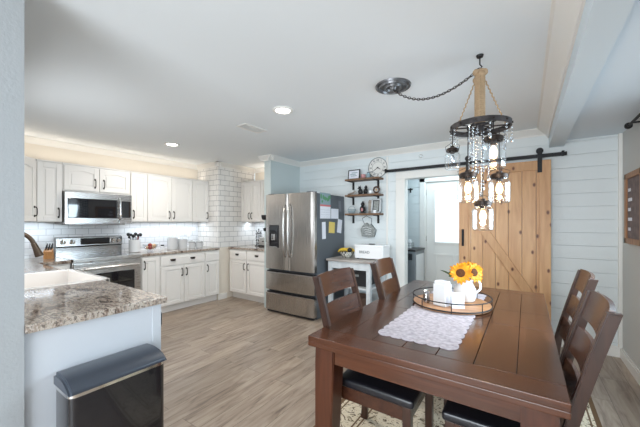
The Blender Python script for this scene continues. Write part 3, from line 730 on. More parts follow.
m = MB(); m.tube([(.05, -.002, .80), (.05, -.045, .80), (.06, -.05, .80), (W-.06, -.05, .80), (W-.05, -.045, .80), (W-.05, -.002, .80)], .013, 12); m.build('handle', 'steel', od)
m = MB(); m.box(.01, W-.01, 0, .03, .05, .245, .006); m.box(.1, W-.1, -.012, 0, .215, .235, .004); m.build('storage_drawer', 'steel', t)

# microwave
t = thing('microwave', 'stainless steel over-the-range microwave under the short arched cabinets', 'microwave', (-4.68, 1.297, 1.345), 90)
W = .765; Hh = .405
m = MB(); m.box(0, W, .022, .385, 0, Hh, .004); m.box(.05, W-.05, .1, .3, -.012, 0, .003); m.build('body', 'steel_mid', t)
m = MB(); m.box(.0, .60, 0, .022, .0, Hh, .005); md = m.build('door', 'steel_mw', t)
m = MB(); m.box(.03, .575, -.003, 0, .075, .325, .01, 3); m.build('window', 'black_glass', md)
m = MB(); m.tube([(.60, .0, .05), (.60, -.035, .07), (.60, -.045, .12), (.60, -.045, .28), (.60, -.035, .34), (.60, 0, .36)], .012, 12); m.build('handle', 'chrome', md)
m = MB(); m.box(.602, W, 0, .022, 0, Hh, .005); m.box(.625, W-.012, -.003, .0, .075, .325, .004) ; cp = m.build('control_panel', 'steel_mw', t)
m = MB(); m.box(.632, W-.018, -.0045, -.002, .085, .315, .003); m.build('keypad', 'black_glass', cp)

# ------------------------------------------------------------------ refrigerator
t = thing('refrigerator', 'stainless steel french door refrigerator with two lower drawers and dark grey sides', 'refrigerator', (-3.315, 3.37, 0))
W = .915
m = MB(); m.box(0.004, W-.004, .08, .84, .03, 1.775, .004); m.box(.02, W-.02, .1, .8, 0, .03); m.build('cabinet_body', 'steel_dark', t)
def bowfront(m, x0, x1, z0, z1, bow=.012):
    n = 14; pts = []
    for k in range(n+1):
        q = k/n; xx = x0+(x1-x0)*q
        e = min(q, 1-q)*(x1-x0); rnd = .012*(1-math.sqrt(max(0, 1-(1-min(1, e/.012))**2)))
        pts.append((xx, -bow*math.sin(PI*(xx/W)) + rnd))
    pts = [(x0, .07)] + pts + [(x1, .07)]
    m.prism(pts, 'xy', z0, z1)
m = MB(); bowfront(m, 0, .455, .665, 1.785); ld = m.build('door', 'steel_v', t)
m = MB(); bowfront(m, .46, W, .665, 1.785); rd = m.build('door', 'steel_v', t)
for dd, hx, s in ((ld, .415, -1), (rd, .50, 1)):
    m = MB()
    m.tube([(hx, -.005, .86), (hx, -.045, .885), (hx-.0*s, -.062, 1.0), (hx, -.07, 1.24), (hx, -.062, 1.48), (hx, -.045, 1.6), (hx, -.005, 1.625)], [.012, .013, .015, .016, .015, .013, .012], 12)
    m.build('handle', 'steel_v', dd)
m = MB(); m.box(.09, .285, -.014, 0, .985, 1.325, .004); dp = m.build('dispenser', 'black_gloss', ld)
m = MB(); m.box(.105, .27, -.02, -.012, 1.225, 1.315, .003); m.build('display', 'black_glass', dp)
m = MB(); m.box(.15, .225, -.034, -.014, 1.10, 1.19, .006); m.build('paddle', 'chrome', dp)
m = MB(); m.box(.11, .265, -.03, -.012, .99, 1.005, .002); m.build('drip_tray', 'chrome', dp)
for z0, z1 in ((.35, .635), (.045, .32)):
    m = MB(); bowfront(m, 0, W, z0, z1-.022); 
    dw = m.build('drawer', 'steel_v', t)
    m = MB(); m.box(.02, W-.02, .012, .07, z1-.022, z1, .003); m.build('grip_recess', 'black', dw)
    m = MB(); pts = [(W*k/14, -.012*math.sin(PI*k/14)-.006) for k in range(15)]; m.prism(pts+[(W, .01), (0, .01)], 'xy', z1-.026, z1-.016); m.build('handle', 'steel', dw)
m = MB(); m.box(.02, W-.02, .02, .08, .012, .042, .002); m.build('kick_grille', 'black', t)
for a in (.03, W-.15):
    m = MB(); m.box(a, a+.12, .03, .12, 1.785, 1.80, .003); m.build('hinge_cover', 'steel_dark', t)
# papers on the side (plane x = -2.404)
PX = -2.4035
def papr(name, label, cat, y0, y1, z0, z1, mat, tilt=0):
    m = MB(); cy, cz = (y0+y1)/2, (z0+z1)/2
    m.box(0, .0012, -(y1-y0)/2, (y1-y0)/2, -(z1-z0)/2, (z1-z0)/2)
    o = m.build(name, mat); o.location = (PX, cy, cz); o.rotation_euler = (math.radians(tilt), 0, 0)
    tag(o, label, cat); return o
cal = papr('calendar', 'white wall calendar with pink band and green print on the refrigerator side', 'calendar', 3.525, 3.80, 1.42, 1.62, 'paper')
m = MB(); m.box(.0012, .0018, -.137, .137, .075, .1); m.build('pink_band', 'pink', cal)
m = MB(); m.box(.0, .001, -.137, .137, .1, .27); gp = m.build('picture_page', 'teal', cal)
m = MB(); R_ = random.Random(2)
for k in range(9): m.sph((.002, -.11+.028*k, .18+R_.uniform(-.04, .04)), .022, (.08, 1, R_.uniform(.8, 1.8)), 10)
m.build('leaf_print', 'green', gp)
m = MB()
for r in range(4):
    for c in range(6): m.box(.0012, .0016, -.12+.041*c, -.09+.041*c, -.08+.035*r, -.078+.035*r)
m.build('grid_lines', 'greyprint', cal)
papr('paper_sheet', 'white sheet fixed right beside the calendar on the refrigerator', 'paper', 3.815, 4.03, 1.42, 1.57, 'paper')
papr('photo_print', 'small photo print high near the back edge of the refrigerator side', 'photo', 4.035, 4.11, 1.53, 1.70, 'greyprint', 3)
papr('paper_strip', 'narrow white slip hanging under the calendar, nearest the refrigerator doors', 'paper', 3.575, 3.67, 1.125, 1.37, 'paper', 2)
papr('sticky_note', 'yellow note on the dark refrigerator side', 'note', 3.755, 3.92, 1.205, 1.37, 'paper_y', -4)
papr('paper_slip', 'white tilted slip right of the yellow note on the refrigerator', 'paper', 4.0, 4.13, 1.20, 1.41, 'paper', -9)

# small thing on the partition end: black fittings
t = thing('wall_hook_rack', 'small black rack hung on the partition end left of the refrigerator', 'rack', (-3.42, 3.4995, 1.0))
m = MB(); m.box(-.012, .012, -.008, 0, .05, .46, .002); m.build('back_strip', 'iron', t)
m = MB(); m.lathe([(0, -.03), (.035, -.02), (.045, .02), (.045, .05), (0, .05)], (0, -.05, .43), 18); m.build('cup', 'iron', t)
m = MB(); m.lathe([(0, -.03), (.022, -.02), (.03, .02), (0, .03)], (0, -.035, .25), 14); m.build('knob', 'iron', t)

# ------------------------------------------------------------------ counter items
CT = .9215
t = thing('utensil_crock', 'tall white crock full of dark utensils beside the range', 'crock', (-4.83, 2.165, CT))
m = MB(); m.lathe([(0, 0), (.066, 0), (.074, .01), (.074, .175), (.078, .185), (.072, .185), (.068, .17), (.068, .015), (0, .015)], n=32); m.build('crock_body', 'ceramic', t)
R_ = random.Random(5)
for k in range(8):
    a_ = 2*PI*k/8+.2; dx, dy = math.cos(a_), math.sin(a_); L = R_.uniform(.27, .33); mt_ = 'red' if k in (2,) else 'black'
    m = MB(); p0 = Vector((dx*.02, dy*.02, .04)); p1 = Vector((dx*.055, dy*.06, L*.75)); m.tube([p0, p1], .005, 8)
    m.sph(tuple(p1+Vector((dx*.02, dy*.02, .02))), .03, (.8, .8, .9) if k % 2 else (1.1, .5, .7), 12)
    tag(m.build('cooking_utensil', mt_, None, loc=(-4.83, 2.165, CT)), 'red-headed cooking tool standing in the white crock' if k == 2 else 'black cooking utensil standing in the white crock', 'utensil', None if k == 2 else 'black utensils in the crock')
t = thing('glass_bowl', 'clear glass footed bowl of onions and fruit on the counter near the range', 'bowl', (-4.72, 2.34, CT))
m = MB(); m.lathe([(0, 0), (.045, 0), (.045, .006), (.03, .012), (.07, .04), (.1, .085), (.105, .11), (.101, .11), (.096, .085), (.066, .045), (0, .02)], n=32); m.build('bowl_body', 'glass', t)
for k, (dx, dy, dz, mm) in enumerate(((-.035, -.02, .06, 'onion'), (.035, -.02, .06, 'redfruit'), (0, .04, .06, 'onion'), (0, -.005, .098, 'redfruit'), (.055, .03, .09, 'onion'), (-.05, .035, .09, 'onion'))):
    m = MB(); m.sph((0, 0, 0), .03, (1, 1, .9), 16); m.cyl((0, 0, .024), (0, 0, .034), .004, .002, 8)
    tag(m.build('onion' if mm == 'onion' else 'red_fruit', mm, loc=(-4.72+dx, 2.34+dy, CT+dz)), 'pale round onion in the clear glass bowl' if mm == 'onion' else 'dark red fruit in the clear glass bowl', 'vegetable' if mm == 'onion' else 'fruit', 'onions in the glass bowl' if mm == 'onion' else 'red fruit in the glass bowl')
t = thing('spice_jar', 'small glass jar with dark lid between glass bowl and canisters', 'jar', (-4.86, 2.60, CT))
m = MB(); m.lathe([(0, 0), (.03, 0), (.032, .05), (.024, .06), (.024, .062), (0, .062)], n=20); m.build('jar_body', 'ceramic', t)
m = MB(); m.lathe([(0, .062), (.027, .062), (.027, .08), (0, .08)], n=20); m.build('lid', 'iron', t)
def canister(label, x, y, r, h, scal):
    t = thing('canister', label, 'canister', (x, y, CT), 0, None)
    m = MB(); m.lathe([(0, 0), (r*.96, 0), (r, .008), (r, h*.9), (r*.93, h*.94), (0, h*.94)], n=28); m.build('canister_body', 'canister', t)
    m = MB(); m.lathe([(0, h*.94), (r*.98, h*.94), (r*.98, h), (r*.5, h*1.03), (0, h*1.03)], n=28); m.sph((0, 0, h*1.06), .014)
    m.build('lid', 'canister', t)
    return t
canister('tallest white ceramic canister with a lid, left end of the row', -4.80, 2.735, .078, .20, 1)
canister('white ceramic canister second in size, just right of the tallest one', -4.78, 2.90, .072, .165, 1)
for (y, lab) in ((3.055, 'left one of the two small lidded white jars with dark trim at the row end'), (3.20, 'right one of the two small lidded white jars with dark trim at the row end')):
    t = thing('small_canister', lab, 'canister', (-4.76, y, CT))
    m = MB(); m.lathe([(0, 0), (.05, 0), (.052, .006), (.052, .095), (0, .095)], n=24); m.build('canister_body', 'canister', t)
    m = MB(); m.lathe([(0, .098), (.054, .098), (.054, .112), (.02, .118), (0, .118)], n=24); m.sph((0, 0, .125), .01); m.build('lid', 'canister', t)
    m = MB(); m.tube([(.053*math.cos(a_), .053*math.sin(a_), .096) for a_ in [2*PI*k/24 for k in range(24)]], .003, 6, True)
    m.tube([(.0, .052, .02), (.0, .075, .03), (.0, .075, .08), (.0, .052, .092)], .004, 6); m.build('wire_clasp', 'iron', t)
t = thing('outlet_plate', 'white outlet plate on the tiled backsplash near the corner', 'outlet', (XL+.011, 3.19, 1.16))
m = MB(); m.box(0, .006, -.036, .036, -.058, .058, .003); m.build('plate', 'trim', t)
m = MB(); m.box(.006, .008, -.016, .016, .008, .036, .003); m.box(.006, .008, -.016, .016, -.036, -.008, .003); m.build('socket', 'trim', t)
# back counter
t = thing('bottle_rack', 'tall dark metal rack with glass spice bottles on the counter by the refrigerator', 'rack', (-4.17, 4.06, CT), 0)
m = MB(); m.lathe([(0, 0), (.075, 0), (.075, .01), (0, .012)], n=24); m.cyl((0, 0, .01), (0, 0, .30), .008); m.sph((0, 0, .31), .014)
for k in range(4): m.tube([(.06*math.cos(a_), .06*math.sin(a_), .035+.066*k) for a_ in [2*PI*j/20 for j in range(20)]], .0035, 6, True)
for a_ in (0, PI/2, PI, 1.5*PI): m.cyl((.062*math.cos(a_), .062*math.sin(a_), .01), (.062*math.cos(a_), .062*math.sin(a_), .29), .004, n=8)
m.build('rack_frame', 'iron', t)
for r in range(4):
    for k in range(6):
        a_ = 2*PI*k/6+.5*r
        m = MB(); px, py, pz = .04*math.cos(a_), .04*math.sin(a_), .016+.066*r
        m.lathe([(0, 0), (.014, 0), (.014, .035), (.009, .043), (0, .043)], (px, py, pz), 12)
        m.mi = 1; m.lathe([(0, .043), (.012, .043), (.012, .055), (0, .055)], (px, py, pz), 12)
        o = m.build('spice_bottle', ['frost', 'chrome'], loc=(-4.17, 4.06, CT)); tag(o, 'little spice bottle in the dark rack by the refrigerator', 'bottle', 'spice bottles in the rack')
t = thing('toaster', 'dark and silver toaster between the spice rack and the refrigerator', 'toaster', (-3.93, 4.02, CT))
m = MB(); m.box(-.12, .12, -.08, .08, .01, .17, .025, 4); m.build('shell', 'steel', t)
m = MB(); m.box(-.125, .125, -.083, .083, 0, .03, .006); m.build('base', 'black', t)
m = MB(); m.box(-.09, .09, -.045, -.02, .165, .172); m.box(-.09, .09, .02, .045, .165, .172); m.build('slots', 'black', t)
m = MB(); m.box(-.02, .02, -.1, -.08, .09, .105, .003); m.build('lever', 'black', t)

# ------------------------------------------------------------------ ceiling fixtures
for (x, y, lab) in ((-1.882, 2.143, 'round recessed ceiling light in the middle of the room'), (-3.937, 2.236, 'round recessed ceiling light nearer the upper cabinets')):
    t = thing('recessed_light', lab, 'ceiling light', (x, y, CZ))
    m = MB(); m.lathe([(.098, 0), (.098, -.006), (.082, -.014), (.068, -.010), (.066, -.002)], n=40); m.build('trim_ring', 'trim', t)
    m = MB(); m.lathe([(0, -.006), (.066, -.006), (.066, -.002), (0, -.002)], n=40); m.build('lens', 'lamp', t)
    l = bpy.data.lights.new('recessed_glow', 'AREA'); l.shape = 'DISK'; l.size = .12; l.energy = 13; l.color = (1, .95, .88)
    lo = bpy.data.objects.new('recessed_glow', l); C.objects.link(lo); lo.parent = t; lo.location = (0, 0, -.02)
t = thing('air_vent', 'rectangular ceiling air register with slats', 'air vent', (-2.53, 2.36, CZ))
m = MB(); m.box(-.06, .06, -.16, -.135, -.01, 0, .002); m.box(-.06, .06, .135, .16, -.01, 0, .002); m.box(-.08, -.055, -.16, .16, -.01, 0, .002); m.box(.055, .08, -.16, .16, -.01, 0, .002)
m.build('frame', 'trim', t)
m = MB(); m.box(-.055, .055, -.135, .135, -.002, 0); m.build('duct_backing', 'steel_dark', t)
m = MB()
for k in range(7): m.box(-.048+.0155*k, -.045+.0155*k, -.135, .135, -.009, -.002)
m.build('slats', 'trim', t)

# ------------------------------------------------------------------ barn door and rail
t = thing('sliding_door_rail', 'long black flat iron track above the laundry opening and barn door', 'rail', (-.67, 4.18, 2.11))
m = MB(); m.box(-1.035, 1.035, -.004, .004, -.02, .02, .001); m.build('track', 'iron', t)
for x in (-.98, -.5, 0, .5, .98):
    m = MB(); m.cyl((x, .004, 0), (x, .06, 0), .011, n=12); m.cyl((x, -.004, 0), (x, -.012, 0), .013, n=6); m.build('standoff', 'iron', t)
for x in (-1.02, 1.0):
    m = MB(); m.box(x-.012, x+.012, -.02, .008, -.024, .032, .003); m.build('end_stop', 'iron', t)
BD0, BD1, BZ0, BZ1 = -.70, .226, .02, 2.055
t = thing('barn_door', 'knotty pine sliding barn door with diagonal brace', 'door', ((BD0+BD1)/2, 4.16, 0))
hw = (BD1-BD0)/2
m = MB(); n = 7; pw = (2*hw)/n
for k in range(n): m.box(-hw+k*pw+.0015, -hw+(k+1)*pw-.0015, 0, .022, BZ0, BZ1, .003)
m.build('planks', 'pine', t)
def board(name, pts, mat='pine'): 
    m = MB(); m.prism(pts, 'xz', -.02, 0); 
    bmesh.ops.bevel(m.bm, geom=[e for e in m.bm.edges], offset=.002, segments=1, affect='EDGES'); return m.build(name, mat, t)
f_ = .105
board('stile', [(-hw, BZ0), (-hw+f_, BZ0), (-hw+f_, BZ1), (-hw, BZ1)]); board('stile', [(hw-f_, BZ0), (hw, BZ0), (hw, BZ1), (hw-f_, BZ1)])
board('top_rail', [(-hw+f_, BZ1-f_), (hw-f_, BZ1-f_), (hw-f_, BZ1), (-hw+f_, BZ1)], 'pine_d'); board('bottom_rail', [(-hw+f_, BZ0), (hw-f_, BZ0), (hw-f_, BZ0+.15), (-hw+f_, BZ0+.15)], 'pine_d')
a0, a1 = (-hw+f_, 1.63), (hw-f_, .50)
o = board('diagonal_brace', [(a0[0], a0[1]), (a0[0], a0[1]-.17), (a1[0], a1[1]-.17), (a1[0], a1[1])], 'pine_d')
for x in (-hw+.1, hw-.1):
    m = MB(); m.box(x-.021, x+.021, -.026, -.02, 1.92, 2.15, .002); m.box(x-.021, x+.021, -.026, .012, 2.137, 2.152, .002)
    st = m.build('hanger_strap', 'iron', t)
    m = MB(); m.cyl((x, -.006, 2.163), (x, .010, 2.163), .034, n=24); m.cyl((x, -.036, 2.163), (x, .014, 2.163), .008, n=10); m.box(x-.015, x+.015, -.032, -.026, 2.13, 2.185, .002); m.build('wheel', 'iron', st)
    m = MB()
    for zz in (1.95, 2.02): m.cyl((x, -.026, zz), (x, -.034, zz), .009, n=6)
    m.build('bolts', 'iron', st)
m = MB(); x = -hw+.045; m.tube([(x, -.02, 1.09), (x, -.05, 1.095), (x, -.055, 1.11), (x, -.055, 1.24), (x, -.05, 1.255), (x, -.02, 1.26)], .008, 8); m.box(x-.014, x+.014, -.024, -.02, 1.07, 1.28, .002); m.build('handle', 'iron', t)

t = thing('wall_eye_hook', 'small metal ring hook on the shiplap above the laundry opening', 'hook', (-1.2, YB-.001, 2.28))
m = MB(); m.tube([(.022*math.cos(a_), -.012, .022*math.sin(a_)) for a_ in [2*PI*k/20 for k in range(20)]], .003, 6, True); m.build('ring', 'chrome', t)
m = MB(); m.cyl((0, 0, .022), (0, -.014, .022), .004, n=8); m.build('screw', 'chrome', t)

# ------------------------------------------------------------------ wall shelves
SX0, SX1 = -2.30, -1.75
SH = {1: 2.025, 2: 1.785, 3: 1.50}
for k, lab in ((1, 'top dark-edged wooden wall shelf below the clock'), (2, 'middle wooden wall shelf of the three on the shiplap'), (3, 'lowest wooden wall shelf of the three, above the hanging metal piece')):
    t = thing('wall_shelf', lab, 'shelf', ((SX0+SX1)/2, YB, SH[k]))
    m = MB(); m.box(-.278, .278, -.19, -.002, -.028, 0, .004); m.build('board', 'shelf', t)
    for x in (-.225, .195):
        m = MB(); m.box(x-.016, x+.016, -.012, -.001, -.15, -.0285, .001); m.box(x-.016, x+.016, -.17, -.001, -.037, -.0285, .001)
        m.build('bracket', 'iron', t)
# clock
t = thing('wall_clock', 'round white open clock with dark hands above the top shelf', 'clock', (-1.838, YB-.001, 2.185))
m = MB()
m.lathe([(0, 0), (.142, 0), (.142, .008), (0, .008)], n=48, mat=Matrix.Rotation(PI/2, 4, 'X')); m.build('face', 'trim', t)
m = MB()
for r, q in ((.148, .006), (.088, .002)): m.tube([(r*math.cos(a_), -.009, r*math.sin(a_)) for a_ in [2*PI*k/48 for k in range(48)]], q, 6, True)
m.build('rim', 'galv', t)
nums = ['XII', 'I', 'II', 'III', 'IV', 'V', 'VI', 'VII', 'VIII', 'IX', 'X', 'XI']
for k, s in enumerate(nums):
    a_ = -2*PI*k/12
    text('numeral', s, .038, 'steel_dark', t, (.113*math.sin(-a_), -.010, .113*math.cos(a_)), (PI/2, a_*-1 if False else 0, 0), .002)
def hand(ang, L, w_):
    m = MB(); m.prism([(-w_, -.015), (w_, -.015), (w_*.5, L), (-w_*.5, L)], 'xz', -.014, -.011, mat=Matrix.Rotation(ang, 4, 'Y')); return m
hand(math.radians(237), .078, .005).build('minute_hand', 'iron', t); hand(math.radians(112+10), .05, .006).build('hour_hand', 'iron', t)
m = MB(); m.cyl((0, -.008, 0), (0, -.018, 0), .009); m.build('hub', 'iron', t)

def frame_thing(name, label, loc, w_, h, bar, matf, mati, rz=0, textlines=None, lean=8, cat='picture frame'):
    t = thing(name, label, cat, loc, rz)
    R = Matrix.Rotation(math.radians(-lean), 4, 'X')
    m = MB()
    for a, b, c, d in ((-w_/2, -w_/2+bar, 0, h), (w_/2-bar, w_/2, 0, h), (-w_/2, w_/2, 0, bar), (-w_/2, w_/2, h-bar, h)): m.box(a, b, -.009, .009, c, d, .002, mat=R)
    m.build('frame', matf, t)
    m = MB(); m.box(-w_/2+bar, w_/2-bar, -.002, .006, bar, h-bar, mat=R); p = m.build('print', mati, t)
    if textlines:
        for (s, sz, zz) in textlines:
            v = R @ Vector((0, -.004, zz)); text('lettering', s, sz, 'greyprint', p, v, (PI/2-math.radians(lean), 0, 0))
    return t
s1, s2, s3 = SH[1]+.001, SH[2]+.001, SH[3]+.001
SY = 4.13
fsg = frame_thing('framed_sign', 'dark-framed white sign standing on the top shelf', (-2.19, SY, s1), .20, .15, .012, 'iron', 'paper', 0, None)
fs = [o for o in bpy.data.objects if o.name.startswith('print') and o.parent == fsg][0]
m = MB()
for k, (a, b) in enumerate(((-.05, .05), (-.065, .03), (-.04, .06))): m.box(a, b, -.006, -.003, .048+.024*k, .058+.024*k, .001, mat=Matrix.Rotation(math.radians(-8), 4, 'X'))
m.build('printed_lines', 'teal', fs)
t = thing('cup', 'pink cup on the top shelf right of the framed sign', 'cup', (-2.03, SY, s1))
m = MB(); m.lathe([(0, 0), (.025, 0), (.033, .03), (.033, .06), (.030, .06), (.028, .01), (0, .008)], n=20); m.build('cup_body', 'rose', t)
m = MB(); m.tube([(.032, 0, .015), (.05, 0, .02), (.05, 0, .045), (.032, 0, .05)], .004, 6); m.build('handle', 'rose', t)
t = thing('jar', 'blue-grey jar on the top shelf left of the clock', 'jar', (-1.945, SY, s1))
m = MB(); m.lathe([(0, 0), (.03, 0), (.035, .02), (.03, .06), (.02, .07), (.02, .075), (0, .075)], n=20); m.build('jar_body', 'teal', t)
m = MB(); m.lathe([(0, .075), (.022, .075), (.022, .085), (0, .09)], n=16); m.build('lid', 'steel_dark', t)
# shelf 2
t = thing('driftwood_piece', 'pale driftwood piece at the left end of the middle shelf', 'ornament', (-2.225, SY, s2))
m = MB(); m.tube([(-.07, 0, .014), (-.03, .01, .022), (.02, 0, .03), (.075, -.01, .055)], [.008, .014, .012, .005], 8)
m.tube([(0, 0, .02), (.03, .02, .05), (.035, .02, .08)], [.009, .007, .003], 8); m.build('wood_branch', 'driftwood', t)
def critter(label, x, sc, z, mat='iron', rz=0):
    t = thing('figurine', label, 'figurine', (x, SY, z), rz)
    m = MB(); m.sph((0, 0, .045*sc), .034*sc, (1.1, .8, 1.25), 16); m.sph((.012*sc, -.005*sc, .1*sc), .024*sc, (1, .9, 1), 16)
    m.sph((.03*sc, -.008*sc, .095*sc), .011*sc, (1.4, 1, .8), 10)
    m.cyl((.004*sc, 0, .115*sc), (-.002*sc, 0, .138*sc), .007*sc, .003*sc, 8); m.cyl((.022*sc, 0, .115*sc), (.026*sc, 0, .135*sc), .007*sc, .003*sc, 8)
    m.lathe([(0, 0), (.036*sc, 0), (.036*sc, .01*sc), (0, .012*sc)], n=16)
    m.build('body', mat, t); return t
critter('dark animal figurine, left one of the pair on the middle shelf', -2.075, 1.0, s2, 'iron', 200)
critter('dark animal figurine, right one of the pair on the middle shelf', -1.99, 1.0, s2, 'iron', -20)
t = thing('cup', 'small white cup in the middle of the middle shelf', 'cup', (-1.905, SY-.01, s2))
m = MB(); m.lathe([(0, 0), (.022, 0), (.03, .03), (.03, .05), (.027, .05), (.024, .01), (0, .008)], n=20); m.build('cup_body', 'ceramic', t)
m = MB(); m.tube([(.029, 0, .015), (.044, 0, .02), (.044, 0, .038), (.029, 0, .042)], .004, 6); m.build('handle', 'ceramic', t)
t = thing('wreath_ornament', 'round brown ring ornament at the right end of the middle shelf', 'ornament', (-1.815, SY, s2))
m = MB()
for k in range(3): m.tube([((.042+.006*math.sin(5*a_+k*2))*math.cos(a_), .006*math.sin(7*a_+k), .058+(.042+.006*math.sin(5*a_+k*2))*math.sin(a_)) for a_ in [2*PI*j/40 for j in range(40)]], .008, 6, True)
m.build('ring', 'brown', t)
m = MB(); m.sph((0, -.005, .058), .018, (1, .5, 1), 12); m.build('centre', 'onion', t)
# shelf 3
t = thing('wire_basket', 'blue-grey wire basket at the left end of the lowest shelf', 'basket', (-2.225, SY, s3))
m = MB()
for zz, r in ((.004, .045), (.03, .055), (.06, .065)): m.tube([(r*math.cos(a_), r*.8*math.sin(a_), zz) for a_ in [2*PI*j/24 for j in range(24)]], .003, 6, True)
for j in range(12):
    a_ = 2*PI*j/12; m.cyl((.045*math.cos(a_), .036*math.sin(a_), .004), (.065*math.cos(a_), .052*math.sin(a_), .06), .0025, n=6)
m.build('wire_body', 'teal', t)
m = MB(); m.tube([(-.065, 0, .06), (-.04, 0, .1), (0, 0, .115), (.04, 0, .1), (.065, 0, .06)], .003, 6); m.build('handle', 'teal', t)
t = critter('large dark figurine with a pink front on the lowest shelf', -2.04, 1.35, s3, 'iron', -30)
m = MB(); m.sph((.02, -.026, .055), .024, (1, .6, 1.2), 14); m.build('pink_front', 'rose', t)
t = thing('wooden_stand', 'narrow upright brown board behind the frame on the lowest shelf', 'board', (-1.935, SY+.05, s3))
m = MB(); m.prism([(-.03, 0), (.03, 0), (.03, .17), (.018, .2), (-.018, .2), (-.03, .17)], 'xz', -.008, .008); m.build('board', 'driftwood', t)
sfr = frame_thing('standing_frame', 'white upright frame with dark inner border at the right of the lowest shelf', (-1.83, SY+.01, s3), .15, .215, .022, 'graywash', 'galv')
pf = [o for o in bpy.data.objects if o.name.startswith('print') and o.parent == sfr][0]
m = MB(); R = Matrix.Rotation(math.radians(-8), 4, 'X')
for a, b, c, d in ((-.053, -.042, .022, .193), (.042, .053, .022, .193), (-.053, .053, .022, .033), (-.053, .053, .182, .193)): m.box(a, b, -.006, -.002, c, d, mat=R)
m.build('inner_border', 'iron', pf)
t = thing('tea_light_holder', 'tiny white cup in front of the frame on the lowest shelf', 'cup', (-1.82, 4.075, s3))
m = MB(); m.lathe([(0, 0), (.024, 0), (.028, .04), (.025, .04), (.022, .01), (0, .008)], n=20); m.build('holder_body', 'ceramic', t)
# hanging metal piece
t = thing('wall_pocket', 'galvanised metal pocket sign hanging by a wire below the lowest shelf', 'wall decoration', (-1.985, YB-.002, 1.22))
m = MB(); m.prism([(-.12, .04), (-.10, -.07), (.0, -.085), (.10, -.08), (.13, .03), (.05, .12), (.02, .10), (-.02, .14), (-.07, .11)], 'xz', -.05, 0)
bmesh.ops.bevel(m.bm, geom=m.bm.edges[:], offset=.004, segments=2, affect='EDGES'); m.build('pocket', 'galv', t)
m = MB(); m.tube([(-.06, -.03, .12), (-.1, -.03, .2), (-.03, -.03, .245), (.06, -.03, .2), (.05, -.03, .11)], .004, 6); m.build('wire_handle', 'iron', t)
m = MB()
for k in range(4): m.tube([(-.08+.02*k, -.052, .06-.035*k), (-.03, -.054, .075-.035*k), (.06, -.052, .05-.03*k)], .004, 6)
m.build('wire_scroll', 'ceramic', t)

# ------------------------------------------------------------------ cart with bread box
cx0, cx1, cy0, cy1, ch = -2.36, -1.665, 3.61, 4.2, .85
t = thing('kitchen_cart', 'whitewashed small island cart between refrigerator and laundry opening', 'cart', ((cx0+cx1)/2, (cy0+cy1)/2, 0))
hx, hy = (cx1-cx0)/2, (cy1-cy0)/2
m = MB(); m.box(-hx, hx, -hy, hy, ch-.03, ch, .005); m.build('top', 'carttop', t)
m = MB(); 
m.box(-hx+.03, hx-.03, -hy+.03, -hy+.05, ch-.13, ch-.03); m.box(-hx+.03, hx-.03, hy-.05, hy-.03, ch-.13, ch-.03)
m.box(-hx+.03, -hx+.05, -hy+.03, hy-.03, ch-.13, ch-.03); m.box(hx-.05, hx-.03, -hy+.03, hy-.03, ch-.13, ch-.03); m.build('apron', 'graywash', t)
for a in (-1, 1):
    for b in (-1, 1):
        m = MB(); X0, Y0 = a*(hx-.05), b*(hy-.05); m.box(X0-.028, X0+.028, Y0-.028, Y0+.028, 0, ch-.03, .004); m.build('leg', 'graywash', t)
for zz in (.48, .15):
    m = MB(); m.box(-hx+.04, hx-.04, -hy+.04, hy-.04, zz-.02, zz, .003); m.build('shelf', 'graywash', t)
cx, cy = (cx0+cx1)/2, (cy0+cy1)/2
t = thing('storage_box', 'dark box with handle holes on the upper inner shelf of the cart', 'box', (cx+.05, cy, .481))
m = MB(); m.box(-.16, .16, -.15, .15, 0, .012, .002)
for a, b, c, d in ((-.16, -.148, -.15, .15), (.148, .16, -.15, .15), (-.16, .16, -.15, -.138), (-.16, .16, .138, .15)): m.box(a, b, c, d, .012, .2, .003)
m.build('crate_body', 'black', t); m = MB(); m.box(-.05, .05, -.153, -.149, .13, .16, .001); m.build('label_holder', 'galv', t)
t = thing('storage_basket', 'dark wicker basket on the bottom shelf of the cart', 'basket', (cx+.02, cy, .151))
m = MB(); m.lathe([(0, 0), (.13, 0), (.16, .1), (.17, .16), (.16, .16), (.15, .1), (.12, .012), (0, .01)], n=28)
for k in range(6): m.tube([((.135+.006*k)*math.cos(a_), (.135+.006*k)*math.sin(a_), .02+.025*k) for a_ in [2*PI*j/28 for j in range(28)]], .006, 6, True)
m.build('basket_body', 'brown', t)
t = thing('bread_box', 'white enamel bread box with dark lettering on the cart', 'bread box', (-1.79, 3.92, .851))
m = MB(); m.box(-.215, .215, -.12, .12, .01, .185, .018, 3); m.build('box_body', 'white', t)
m = MB(); m.box(-.219, .219, -.124, .124, .175, .203, .01, 3); ld_ = m.build('lid', 'white', t)
m = MB(); m.box(-.04, .04, -.02, .02, .2, .212, .004); m.build('lid_knob', 'iron', ld_)
for xx in (-.17, .17):
    m = MB(); m.cyl((xx, -.09, 0), (xx, -.09, .012), .016, n=12); m.cyl((xx, .09, 0), (xx, .09, .012), .016, n=12); m.build('foot', 'iron', t)
text('lettering', 'BREAD', .052, 'steel_dark', t, (-.06, -.1215, .1), (PI/2, 0, 0), .001)
t = thing('fruit_bowl', 'black and white checked bowl of yellow fruit on the cart beside the refrigerator', 'bowl', (-2.16, 3.86, .851))
m = MB(); m.lathe([(0, 0), (.05, 0), (.055, .008), (.095, .045), (.11, .085), (.106, .087), (.09, .05), (.05, .014), (0, .012)], n=32); m.build('bowl_body', 'bowlcheck', t)
